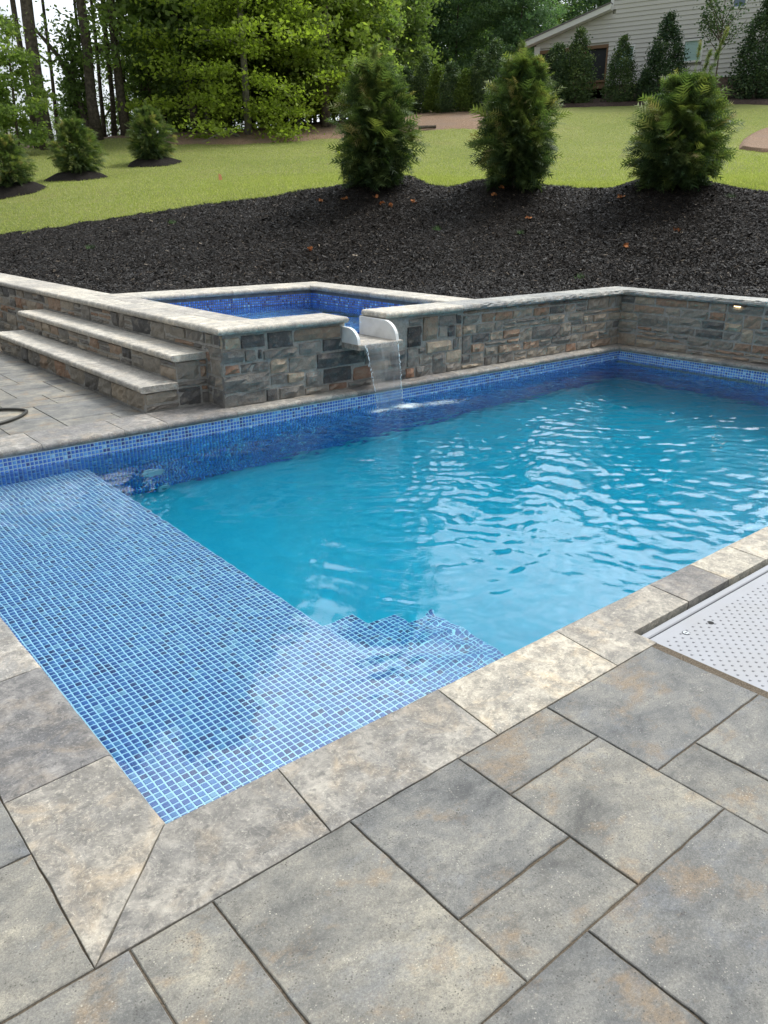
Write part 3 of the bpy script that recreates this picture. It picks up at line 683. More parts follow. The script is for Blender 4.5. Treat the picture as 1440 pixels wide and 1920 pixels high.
# ------------------------------------------------------------------ patio
patio = empty('patio', (0, 0, 0), kind='structure')
v, f = boxes([(-3.2, -3.4, -.12, 1.78, -.305, -.006), (1.78, -3.4, -.12, 8.2, -1.1, -.006), (1.78, -1.1, -.12, 8.2, -.204, -.075), (3.68, -1.1, -.075, 8.2, -.204, -.011), (-3.2, -.305, -.12, -.3, 4.2, -.006), (-3.2, 4.19, -.12, 1.83, 14, -.011), (1.83, 8.0, -.12, 2.36, 14, -.011)])
part('joint_sand', v, f, M_SAND, patio)
UX, UY = .197, .1985
def paver(x0, y0, x1, y1, seed, z=0):
    g_ = .0014+random.random()*.0014
    v, f = slab(rect(x0+g_, y0+g_, x1-g_, y1-g_), -.05, z-random.random()*.002, (), 0, .0011, .0022, seg=.03, seed=seed)
    part('paver', v, f, M_PAV, patio)
PAVS = [(3, 2)]*4+[(2, 2)]*3+[(2, 3)]*3+[(2, 1)]*2+[(3, 3)]*1+[(1, 2)]*1
# near field: columns from x=-.035, rows down from y=-.305
pre = [(0, 0, 2, 3), (2, 0, 2, 2), (2, 2, 2, 1), (4, 0, 2, 1), (4, 1, 2, 2), (6, 0, 3, 2), (7, 2, 2, 2), (6, 2, 1, 2), (3, 3, 3, 3), (1, 3, 2, 2), (-1, 0, 1, 3), (-4, 0, 3, 2), (9, 4, 3, 2)]
OX = 12; lid_cells = [(9, 0, 10, 4)]
rp = random.Random(5)
for x, y, w_, h_ in pack(40, 13, PAVS, rp, [(a_+OX, b_, c_, d_) for a_, b_, c_, d_ in lid_cells+pre]):
    if (x-OX, y, w_, h_) in lid_cells: continue
    paver(-.035+(x-OX)*UX, -.305-(y+h_)*UY, -.035+(x-OX+w_)*UX, -.305-y*UY, 1000+x*31+y)
for x, y, w_, h_ in pack(7, 22, PAVS, rp, [(5, 0, 2, 2), (5, 2, 2, 3)]):
    paver(-.305-(7-x)*.2, -.305+y*.2045, -.305-(7-x-w_)*.2, -.305+(y+h_)*.2045, 2000+x*31+y)
nfar = 0
for x, y, w_, h_ in pack(17, 24, PAVS, rp, [(12, 0, 2, 2), (10, 0, 2, 2), (9, 2, 3, 2)]):
    x0_, x1_ = -1.57+x*.2, -1.57+(x+w_)*.2; y0_, y1_ = 4.2+y*.2, 4.2+(y+h_)*.2
    if x0_ > 1.82 and y0_ < 8.0: continue
    paver(x0_, y0_, min(x1_, 1.83) if y0_ < 8.0 else x1_, y1_, 3000+x*31+y)
for x, y, w_, h_ in pack(20, 24, PAVS, rp):
    x0_, x1_ = -1.57+x*.2, -1.57+(x+w_)*.2; y0_ = 9.0+y*.2
    if x1_ > 2.36: x1_ = 2.36
    if x0_ < 2.2 and y0_+h_*.2 < 13.9 and proj((x0_+x1_)/2, y0_, 0)[0] > -350: paver(x0_, y0_, x1_, y0_+h_*.2, 4000+x*31+y)

# ------------------------------------------------------------------ white access lid beside the coping
lid = empty('equipment_lid', (2.7, -.65, -.02), 'white dimpled plastic access lid set into the paving beside the pool coping', 'lid')
lx0, ly0, lx1, ly1 = 1.79, -1.09, 3.66, -.222; zl = -.016
v, f = slab(rect(lx0, ly0, lx1, ly1-.036), zl-.04, zl, (), 0, 0, .004, seg=9); part('panel', v, f, M_LID, lid)
v, f = slab(rect(lx0-.002, ly1-.031, lx1, ly1), zl-.04, zl+.001, (), 0, 0, .004, seg=9); part('rim', v, f, M_LID, lid)
dots = []
for i in range(int((lx1-lx0)/.0215)):
    for j in range(int((ly1-ly0-.06)/.043)):
        x = lx0+.03+i*.0215; y = ly0+.025+j*.043+(.0215 if i % 2 else 0)
        if x > lx1-.02 or y > ly1-.055: continue
        vv = []
        for rr_, zz_ in ((.0064, 0.), (.0054, .0022), (.0026, .0034)):
            vv += [(x+rr_*math.cos(t_)*1.15, y+rr_*math.sin(t_)*.8, zl+zz_) for t_ in np.linspace(0, 2*math.pi, 9)[:-1]]
        ff = [(k*8+i_, k*8+(i_+1) % 8, (k+1)*8+(i_+1) % 8, (k+1)*8+i_) for k in range(2) for i_ in range(8)]+[tuple(range(16, 24))]
        dots.append((vv, ff))
V, Fc = merge(dots); tag(part('grip_dots', V, Fc, M_LID, lid, True), kind='stuff')
def disc(x, y, r_, z0, z1, n=20): return tube([(x, y, z0), (x, y, z1)], [r_, r_], n)
v, f = disc(2.093, -.340, .0125, zl-.02, zl+.0012); part('finger_hole', v, f, M_BLACK, lid)
v, f = merge([disc(1.948, -.322, .013, zl, zl+.002)]); sc1 = part('screw', v, f, M_STEEL, lid)
v, f = box(1.948-.009, -.3232, zl+.002, 1.948+.009, -.3208, zl+.0026); part('screw_slot', v, f, M_BLACK, sc1)
v, f = disc(1.948, -.322, .0155, zl, zl+.0013); part('washer', v, f, M_BLACK, sc1)

# ------------------------------------------------------------------ walls
HW = .577; CT = .632
def cap(parent, poly, nose, seed, z1=CT, z0=HW, mat=None, r=.026, name='capstone'):
    v, f = slab(poly, z0, z1, nose, r, .0015, .004, True, seed=seed); return part(name, v, f, mat or M_CAP, parent)
def rockcap(parent, x0, y0, x1, y1, edge, seed):
    """flagstone cap with a split-rock front edge ('s' south or 'w' west)"""
    rnd = random.Random(seed); L = (x1-x0) if edge == 's' else (y1-y0); nn = max(4, int(L/.045)); lev = [(HW, .010), (HW+.018, -.004), (HW+.036, .002), (CT-.004, .012), (CT, .02)]
    V = []; rows = []
    for z, ins in lev:
        row = []
        for k in range(nn+1):
            t_ = k/nn; j = (abs(rnd.gauss(0, .007)) if 0 < k < nn else 0)+ins
            row.append(len(V)); V.append((x0+L*t_, y0+j, z+rnd.gauss(0, .0015)) if edge == 's' else (x0+j, y0+L*t_, z+rnd.gauss(0, .0015)))
        rows.append(row)
    bk = []
    for z in (CT, HW):
        row = []
        for k in range(nn+1): row.append(len(V)); V.append((x0+L*k/nn, y1, z) if edge == 's' else (x1, y0+L*k/nn, z))
        bk.append(row)
    allr = rows+bk; Fc = []
    for a_, b_ in zip(allr, allr[1:]+[allr[0]]):
        for k in range(nn): Fc.append((a_[k], a_[k+1], b_[k+1], b_[k]))
    Fc.append(tuple(r_[0] for r_ in allr)[::-1]); Fc.append(tuple(r_[-1] for r_ in allr))
    if edge == 'w': Fc = [q[::-1] for q in Fc]
    part('capstone', V, Fc, M_ROCKCAP, parent)
YF = 3.962; XF = 2.395; XR = 7.682           # mortar faces of front, left and right walls
# spa ------------------------------------------------------------
spa = empty('raised_spa', (4, 5.5, 0), 'raised square stone spa with blue mosaic inside and a spillway over the pool', 'hot tub')
SXI0, SXI1, SYI0, SYI1 = 2.92, 5.17, 4.30, 6.69
V, Fc = boxes([(XF, YF, -.1, SXI0-.004, 7.10, HW), (SXI1+.004, YF, -.1, 5.47, 7.10, HW), (SXI0-.004, SYI1+.004, -.1, SXI1+.004, 7.10, HW), (SXI0-.004, YF, -.1, 3.60, SYI0-.004, HW), (4.03, YF, -.1, SXI1+.004, SYI0-.004, HW), (3.60, YF, -.1, 4.03, SYI0-.004, .36), (SXI0-.004, SYI0-.004, -.3, SXI1+.004, SYI1+.004, -.25)])
part('masonry_core', V, Fc, M_MORT, spa)
TONE = {'d': (.10, .107, .116), 'k': (.055, .058, .062), 'g': (.195, .20, .20), 'l': (.29, .285, .27), 't': (.37, .33, .275), 'b': (.27, .225, .185), 'r': (.27, .175, .13)}
SF = [(63,290,120,360,'t'),(122,300,208,362,'t'),(212,280,337,350,'d'),(350,265,480,350,'d'),(486,245,722,315,'b'),(100,365,228,432,'g'),(235,358,290,420,'g'),(298,358,322,410,'d'),(330,355,505,405,'g'),(512,315,625,385,'g'),(635,300,735,365,'d'),(132,436,205,490,'r'),(212,422,357,475,'g'),(365,405,452,482,'t'),(460,392,600,468,'l'),(605,368,850,448,'d'),(98,482,362,580,'g'),(367,484,448,538,'g'),(452,475,545,527,'t'),(550,465,632,548,'g'),(638,447,785,525,'d'),(790,440,890,512,'r'),(100,582,342,655,'g'),(345,560,405,622,'d'),(412,545,540,610,'g'),(545,546,665,592,'l'),(668,530,762,578,'r'),(766,515,890,556,'g'),(895,416,970,465,'t'),(895,468,1052,530,'d'),(850,385,890,436,'g'),(895,372,972,412,'g'),(975,365,1062,450,'d'),(895,532,1052,546,'g'),(1068,350,1125,448,'g'),(1070,240,1145,345,'k'),(1078,198,1145,236,'g'),(1150,188,1226,312,'b'),(1232,240,1275,292,'l'),(1278,234,1315,290,'d'),(1320,228,1390,292,'b'),(1232,180,1316,236,'g'),(1320,170,1390,224,'d'),(1168,314,1302,372,'t'),(1128,348,1164,380,'g'),(1130,384,1195,435,'l'),(1112,438,1190,502,'g'),(1200,378,1265,482,'g'),(1270,362,1352,424,'t'),(1272,428,1352,472,'l'),(1060,454,1107,508,'r'),(1306,300,1326,358,'g'),(1330,296,1394,350,'l'),(1356,354,1440,410,'d'),(1356,414,1440,456,'b'),(1394,164,1440,225,'g'),(1394,228,1440,290,'t'),(1398,294,1440,350,'g')]
def onwall(u, v, yy):
    r_ = ray(u, v); t_ = (yy-CY)/r_.y; return CX+r_.x*t_, CZ+r_.z*t_
rc_ = []
for x0, y0, x1, y1, tn in SF:
    cx_, cy_ = (x0+x1)/2, (y0+y1)/2; A = onwall(375+x0/2.743, 525+cy_/2.743, YF-.015)[0]; B = onwall(375+x1/2.743, 525+cy_/2.743, YF-.015)[0]
    zt_ = onwall(375+cx_/2.743, 525+y0/2.743, YF-.015)[1]; zb_ = onwall(375+cx_/2.743, 525+y1/2.743, YF-.015)[1]; rc_.append([max(A, XF-.006), max(zb_, .004), min(B, 5.03), min(zt_, HW-.004), tn])
for i in range(len(rc_)):                        # pull overlapping neighbours apart
    for j in range(i):
        a_, b_ = rc_[i], rc_[j]; ox = min(a_[2], b_[2])-max(a_[0], b_[0])+.008; oz = min(a_[3], b_[3])-max(a_[1], b_[1])+.008
        if ox > 0 and oz > 0:
            if ox < oz:
                p, q = (a_, b_) if a_[0] < b_[0] else (b_, a_); p[2] -= ox/2; q[0] += ox/2
            else:
                p, q = (a_, b_) if a_[1] < b_[1] else (b_, a_); p[3] -= oz/2; q[1] += oz/2
rnw = random.Random(77)
for x0, z0, x1, z1, tn in rc_:
    if x1-x0 < .015 or z1-z0 < .015: continue
    v, f = wallstone(x1-x0, z1-z0, .017*rnw.uniform(.7, 1.5), rnw)
    o = part('stone', [(x0+p[0], YF-p[2], z0+p[1]) for p in v], f, M_WSTC, spa); c_ = TONE[tn]; k_ = rnw.uniform(.85, 1.15); o.color = (c_[0]*k_, c_[1]*k_, c_[2]*k_, 1)
face_stones(spa, (XF, YF-.008, 0), (0, 1, 0), .26, HW, 62, (-1, 0, 0), sizes=[(3, 2), (2, 2), (2, 3), (3, 3)])
face_stones(spa, (XF, 4.21, .425), (0, 1, 0), 2.9, HW-.425, 63, (-1, 0, 0))
V, Fc = boxes([(SXI0-.004, SYI1-.002, .541, SXI1+.004, SYI1+.02, HW+.001), (SXI1-.002, SYI0, .541, SXI1+.02, SYI1-.002, HW+.001), (SXI0-.02, SYI0, .541, SXI0+.002, SYI1-.002, HW+.001)]); part('render_band', V, Fc, M_RENDER, spa)
ax, ay, azn = int((SXI1-SXI0)/TP), int((SYI1-SYI0)/TP), 22
zt0 = .541-azn*TP
add_tiles('spa_mosaic', [tiles_np((SXI1-ax*TP, SYI1-.002, zt0), (1, 0, 0), (0, 0, 1), ax, azn, (0, -1, 0), g=.0036, seed=71),
    tiles_np((SXI1-.002, SYI1-ay*TP, zt0), (0, 1, 0), (0, 0, 1), ay, azn, (-1, 0, 0), g=.0036, seed=72),
    tiles_np((SXI0+.002, SYI1-ay*TP, zt0), (0, 1, 0), (0, 0, 1), ay, azn, (1, 0, 0), seed=73),
    tiles_np((SXI1-ax*TP, SYI0+.002, zt0), (1, 0, 0), (0, 0, 1), ax, azn, (0, 1, 0), seed=74, keep=lambda I, J: ~((SXI1-ax*TP+I*TP > 3.58) & (SXI1-ax*TP+I*TP < 4.04) & (zt0+J*TP > .34))),
    tiles_np((SXI1-ax*TP, SYI1-ay*TP, -.2), (1, 0, 0), (0, 1, 0), ax, ay, (0, 0, 1), seed=75)], spa, M_TILES)
v, f = box(SXI0, SYI0, -.26, SXI1, SYI1, -.201); part('spa_floor', v, f, M_GROUT, spa)
g = .0022
cap(spa, [(2.345, 3.905), (2.845+g, 4.262), (2.72, 4.262), (2.345, 4.262)][:0] or [(2.345, 3.905), (2.70, 3.905), (2.70, 4.262), (2.345, 4.262)], (0, 3), 200)
cap(spa, rect(2.70+g, 3.905, 3.02, 4.262), (0,), 201); cap(spa, rect(3.02+g, 3.905, 3.605, 4.262), (0, 1), 202)
cap(spa, rect(4.022, 3.905, 4.55, 4.262), (0, 3), 203); cap(spa, rect(4.55+g, 3.905, 5.00, 4.262), (0,), 204)
for k, (a_, b_) in enumerate([(4.262, 4.85), (4.85, 5.45), (5.45, 6.05), (6.05, 6.645), (6.645, 7.12)]):
    cap(spa, rect(2.345, a_+g, 2.62, b_-g), (3,), 210+k); cap(spa, rect(2.62+g, a_+g, 2.885, b_-g), (1,) if b_ < 6.7 else (), 220+k)
for k, (a_, b_) in enumerate([(2.885, 3.45), (3.45, 4.05), (4.05, 4.6), (4.6, 5.12)]): cap(spa, rect(a_+g, 6.645, b_-g, 7.12), (0,), 230+k)
cap(spa, rect(5.12+g, 6.645, 5.52, 7.12), (), 240)
for k, (a_, b_) in enumerate([(4.262, 4.9), (4.9, 5.5), (5.5, 6.1), (6.1, 6.645)]): cap(spa, rect(5.12, a_+g, 5.52, b_-g), (3,), 241+k)
def hspa(X, Y):
    Z = np.zeros_like(X)
    for th, k, ph in DIR: Z += (.012/k)*np.sin(k*(X*math.cos(th)+Y*math.sin(th))+ph*2)*.6
    return Z
water('spa_water', SXI0-.0035, SYI0-.0035, SXI1+.0035, SYI1+.0035, .428, -.255, hspa, .03, M_SPAW)
# spillway: stone lip with two white cheeks
sp = link('spillway', None, spa, (3.85, 3.95, .39)); 
v, f = slab(rect(3.565, 3.725, 4.07, YF-.002), .366, .412, (), 0, .001, .004, seg=.06, seed=9); part('spill_slab', v, f, M_COP, sp); v, f = slab(rect(3.604, YF+.002, 3.994, SYI0+.004), .366, .412, (), 0, .001, .004, seg=.06, seed=19); part('spill_slab', v, f, M_COP, sp)
def cheek(x0, x1, ya, yb, z0, z1):
    prof = [(ya, z0)]+[(ya+(1-math.cos(t_))*(z1-z0)*1.15, z0+math.sin(t_)*(z1-z0)) for t_ in np.linspace(.35, math.pi/2, 9)]+[(yb, z1), (yb, z0)]
    n_ = len(prof); V = [(x0, p[0], p[1]) for p in prof]+[(x1, p[0], p[1]) for p in prof]
    return V, [tuple(range(n_)), tuple(range(n_, 2*n_))[::-1]]+[(i_, n_+i_, n_+(i_+1) % n_, (i_+1) % n_) for i_ in range(n_)]
v, f = cheek(3.568, 3.598, 3.735, 3.98, .4125, .545); part('cheek', v, f, M_CHEEK, sp)
v, f = cheek(3.996, 4.028, 3.735, 4.26, .4125, .573); part('cheek', v, f, M_CHEEK, sp)
# the film of water on the lip and the falling sheet
def mat_sheet():
    mt, n = newmat('falling_water'); t = N(n, 'ShaderNodeTexCoord').outputs['Object']
    g_ = N(n, 'ShaderNodeMapping', Vector=t); g_.inputs['Scale'].default_value = (60, 60, 3); f = noise(n, g_.outputs[0], 1.0, 4, .7)
    bn = N(n, 'ShaderNodeBump', Height=f, Strength=.5, Distance=.006)
    gl = N(n, 'ShaderNodeBsdfGlass', Roughness=.02, IOR=1.33, Normal=bn.outputs[0])
    df = N(n, 'ShaderNodeBsdfDiffuse'); df.inputs['Color'].default_value = (.85, .9, .93, 1)
    mxs = N(n, 'ShaderNodeMixShader'); n.links.new(mrange(n, f, .48, .7, .02, .13), mxs.inputs[0]); n.links.new(gl.outputs[0], mxs.inputs[1]); n.links.new(df.outputs[0], mxs.inputs[2])
    n.links.new(mxs.outputs[0], N(n, 'ShaderNodeOutputMaterial').inputs[0]); return mt
M_SHEET = mat_sheet()
M_FOAM = plain('foam_bubbles', (.75, .84, .88), .35)
V = []; Fc = []; nu, nv = 40, 40; rnd = random.Random(3)
prof = [rnd.gauss(0, .0012) for _ in range(nu+1)]
for s_ in (0, 1):
    for j in range(nv+1):
        t_ = j/nv; z = .408-t_*.575; fall = math.sqrt(max(0, t_)); y = 3.722-.055*fall-.035*t_
        xa = 3.628+.075*t_**.8; xb = 3.992-.002*t_
        for i in range(nu+1):
            u_ = i/nu; x = xa+(xb-xa)*u_; edge_ = .004 if i in (0, nu) else 0
            V.append((x, y+(.0035+prof[i]*.8+edge_*0 if s_ else 0)+.004*math.sin(u_*31+t_*3)*t_+.0025*math.sin(u_*77)*t_, z))
    o_ = s_*(nu+1)*(nv+1)
    for j in range(nv):
        for i in range(nu):
            q = (o_+j*(nu+1)+i, o_+j*(nu+1)+i+1, o_+(j+1)*(nu+1)+i+1, o_+(j+1)*(nu+1)+i); Fc.append(q if s_ else q[::-1])
n2_ = (nu+1)*(nv+1)
for j in range(nv):
    for i in (0, nu):
        a_, b_ = j*(nu+1)+i, (j+1)*(nu+1)+i; q = (a_, b_, b_+n2_, a_+n2_); Fc.append(q if i else q[::-1])
fall = empty('waterfall', (3.85, 3.66, .4), 'clear sheet of water falling from the stone spillway into the pool', 'waterfall')
part('water_sheet', V, Fc, M_SHEET, fall, True)
for xa, xb in ((3.628, 3.703), (3.992, 3.99)):        # thicker ropes at both margins, breaking into drops
    lst = []
    for j in range(46):
        t_ = (j+rnd.random())/46; s_ = rnd.uniform(.0014, .0032)*(1.3-t_*.4); z = .405-t_*.555; y = 3.722-.055*math.sqrt(t_)-.035*t_
        x = xa+(xb-xa)*t_**.8+rnd.gauss(0, .003+.004*t_); lst.append(tube([(x, y, z+s_*3.5), (x, y, z+s_), (x, y, z-s_), (x, y, z-s_*3)], [s_*.2, s_, s_, s_*.2], 6))
    v, f = merge(lst); tag(part('water_drops', v, f, M_FOAM, fall, True), kind='stuff')
lst = []
def drop(x, y, z, s_): return ([(x+s_, y, z), (x-s_, y, z), (x, y+s_, z), (x, y-s_, z), (x, y, z+s_*.7), (x, y, z-s_*.7)], [(0, 2, 4), (2, 1, 4), (1, 3, 4), (3, 0, 4), (2, 0, 5), (1, 2, 5), (3, 1, 5), (0, 3, 5)])
for k in range(4200):
    q = rnd.random()
    if q < .42: x, y, sg = rnd.gauss(4.02, .06), rnd.gauss(3.60, .04), 1
    elif q < .56: x, y, sg = rnd.gauss(3.70, .05), rnd.gauss(3.62, .03), .7
    elif q < .72: x, y, sg = rnd.uniform(3.66, 4.1), rnd.gauss(3.615, .035), .7
    else: x = rnd.gauss(4.33, .12); y = rnd.gauss(3.50, .045)-.12*(x-4.33); sg = .8
    s_ = rnd.uniform(.0012, .0036)*sg
    hz = float(hpool(np.array([x]), np.array([y]))[0]) if k % 1 == 0 else 0
    lst.append(drop(x, y, ZW+hz+s_*.3, s_))
V, Fc = merge(lst); tag(link('splash_foam', mesh(V, Fc, M_FOAM, True)), kind='stuff')

# front retaining wall right of the spa
fw = empty('retaining_wall', (6.4, 4.0, 0), 'grey ledgestone retaining wall along the far side of the pool, right of the spillway', 'wall')
v, f = box(5.0, YF+.0, -.1, XR+.25, 4.22, HW); v = [(x if x > 5.2 else 5.472, y, z) for x, y, z in v]; part('masonry_core', v, f, M_MORT, fw)
face_stones(fw, (5.04, YF, 0), (1, 0, 0), XR-5.04+.006, HW, 81, (0, -1, 0))
xs = [5.0, 5.62, 6.2, 6.75, 7.2, 7.633]
for k, (a_, b_) in enumerate(zip(xs, xs[1:])): rockcap(fw, a_+g, 3.905, b_-g, 4.25, 's', 250+k)
rw = empty('retaining_wall', (7.85, 1.5, 0), 'grey ledgestone retaining wall at the right end of the pool with a small lamp under its cap', 'wall')
v, f = box(XR, -3.0, -.1, 7.96, YF-.0, HW); part('masonry_core', v, f, M_MORT, rw)
face_stones(rw, (XR, YF+.006, 0), (0, -1, 0), 5.0, HW, 83, (-1, 0, 0))
rockcap(rw, 7.633, 3.5+g, 7.99, 4.25, 'w', 270)
for k in range(9): rockcap(rw, 7.633+.004*(k % 2), 3.5-(k+1)*.68+g, 7.99, 3.5-k*.68, 'w', 271+k)
lw_ = empty('retaining_wall', (2.6, 10, 0), 'low stone retaining wall running away behind the steps on the left', 'wall')
v, f = box(XF, 7.102, -.1, 2.79, 14, HW); part('masonry_core', v, f, M_MORT, lw_)
face_stones(lw_, (XF, 7.11, .425), (0, 1, 0), 1.0, HW-.425, 84, (-1, 0, 0)); face_stones(lw_, (XF, 8.12, 0), (0, 1, 0), 5.6, HW, 85, (-1, 0, 0))
for k in range(11): a_ = 7.12+k*.62; cap(lw_, rect(2.345, a_+g, 2.82, a_+.62-g), (3,), 300+k)

# ------------------------------------------------------------------ steps up to the spa
st = empty('stone_steps', (2.1, 6, 0), 'two long stone steps with pale treads on the left of the spa', 'steps')
v, f = boxes([(1.845, 4.222, -.1, 2.125, 8.02, .158), (2.125, 4.222, -.1, XF-.001, 8.02, .368)]); part('masonry_core', v, f, M_MORT, st)
SS = [(4, 3)]*3+[(5, 3)]*3+[(3, 3)]*3+[(2, 3)]*2+[(4, 2)]*2+[(4, 1)]*2+[(3, 2)]*2+[(6, 3)]
face_stones(st, (1.845, 4.216, 0), (0, 1, 0), 3.8, .158, 91, (-1, 0, 0), sizes=SS, unit=.053)
face_stones(st, (2.125, 4.216, .212), (0, 1, 0), 3.8, .156, 92, (-1, 0, 0), sizes=SS, unit=.053)
face_stones(st, (1.839, 4.222, 0), (1, 0, 0), .29, .158, 93, (0, -1, 0), sizes=SS, unit=.053)
face_stones(st, (2.119, 4.222, 0), (1, 0, 0), .275, .368, 94, (0, -1, 0), sizes=SS, unit=.053)
for z_, x_, y_, xe in ((.21, 1.80, 4.185, 2.118), (.42, 2.085, 4.20, XF-.012)):
    ys_ = [y_, y_+1.15, y_+2.35, y_+3.3, y_+3.87] if z_ < .3 else [y_, y_+.95, y_+2.0, y_+3.05, y_+3.87]
    for k, (a_, b_) in enumerate(zip(ys_, ys_[1:])): cap(st, rect(x_, a_+g, xe, b_-g), (3,), 400+k+int(z_*100), z_, z_-.052, name='tread', r=.022)

# ------------------------------------------------------------------ small things round the pool
pl = empty('pool_light', (1.66, 3.83, -.8), 'round white light fitting on the pool wall under water near the ledge', 'pool light')
def ringy(x, z, r_, y0, y1, n=24): return tube([(x, y0, z), (x, y1, z)], [r_, r_], n)
v, f = ringy(1.68, -.80, .085, 3.835, 3.822); part('ring', v, f, M_PVC, pl); v, f = ringy(1.68, -.80, .06, 3.826, 3.812); part('lens', v, f, M_PVC, pl)
rf = empty('return_fitting', (1.76, 3.83, -1.18), 'small white outlet fitting low on the pool wall below the light', 'pool fitting')
v, f = ringy(1.75, -1.17, .045, 3.835, 3.822); part('ring', v, f, M_PVC, rf); v, f = ringy(1.75, -1.17, .02, 3.826, 3.815); part('nozzle', v, f, M_STEEL, rf)
ho = [(.30, 4.98), (.62, 5.03), (.93, 5.02), (1.06, 4.95), (1.13, 4.84), (1.09, 4.74), (.98, 4.62), (.80, 4.52), (.50, 4.45), (.1, 4.47)]
def smooth(P, n=8):
    P = [Vector((*p, 0)) if len(p) == 2 else Vector(p) for p in P]; out = []
    for i in range(len(P)-1):
        a_, b_, c_, d_ = P[max(i-1, 0)], P[i], P[i+1], P[min(i+2, len(P)-1)]
        for k in range(n):
            t_ = k/n; out.append(.5*((2*b_)+(c_-a_)*t_+(2*a_-5*b_+4*c_-d_)*t_*t_+(3*b_-a_-3*c_+d_)*t_**3))
    return out+[P[-1]]
pts = [p+Vector((0, 0, .0135)) for p in smooth(ho)]; v, f = tube(pts, [.0125]*len(pts), 8)
tag(part('garden_hose', v, f, M_HOSE, None, True), 'dark garden hose looped on the paving left of the steps', 'hose')
wl = empty('wall_lamp', (7.63, 2.45, .555), 'tiny lit lamp tucked under the cap of the right retaining wall', 'wall light')
dl = ray(1382, 576); t_ = (7.65-CX)/dl.x; ylamp = CY+dl.y*t_
wl.location = (7.65, ylamp, .55)
M_LAMP, n = newmat('lamp_glow'); em = N(n, 'ShaderNodeEmission', Strength=5.0); em.inputs[0].default_value = (1, .78, .45, 1); n.links.new(em.outputs[0], N(n, 'ShaderNodeOutputMaterial').inputs[0])
v, f = box(7.640, ylamp-.085, .562, 7.69, ylamp+.085, .5765); part('housing', v, f, plain('bronze', (.06, .05, .04), .5), wl)
v, f = box(7.644, ylamp-.03, .556, 7.675, ylamp+.03, .5618); part('lens', v, f, M_LAMP, wl)

# ------------------------------------------------------------------ foliage
def frond(n, rs, c, d, L, wd=.42, k=4, droop=.3):
    """n flat scale-leaf sprays: a pointed axis with k pairs of pointed side shoots; c centres, d directions"""
    up = np.array([0, 0, 1.]); s = np.cross(d, up); s /= np.linalg.norm(s, axis=1)[:, None]+1e-9
    rl = rs.uniform(-1.2, 1.2, n)[:, None]; nn = np.cross(s, d); s = s*np.cos(rl)+nn*np.sin(rl)
    tris = []
    P = lambda t, o: c+d*(L*t)[:, None]+s*(L*o)[:, None]-up*(L*droop*t*t)[:, None]
    one = np.ones(n)
    tris.append(np.stack([P(0*one, -.03*one), P(0*one, .03*one), P(one, 0*one)], 1))
    for i in range(k):
        t0 = .12+.7*i/k
        for sg in (-1, 1):
            ln = wd*(1-.55*i/k)*rs.uniform(.7, 1.2, n); t1 = t0+ln*1.0
            tris.append(np.stack([P(t0*one, 0*one), P((t0+.10)*one, 0*one), P(t1, sg*ln*.8)], 1))
    T = np.stack(tris, 1).reshape(-1, 3)
    return T, np.arange(len(T)).reshape(-1, 3), 2*k+1
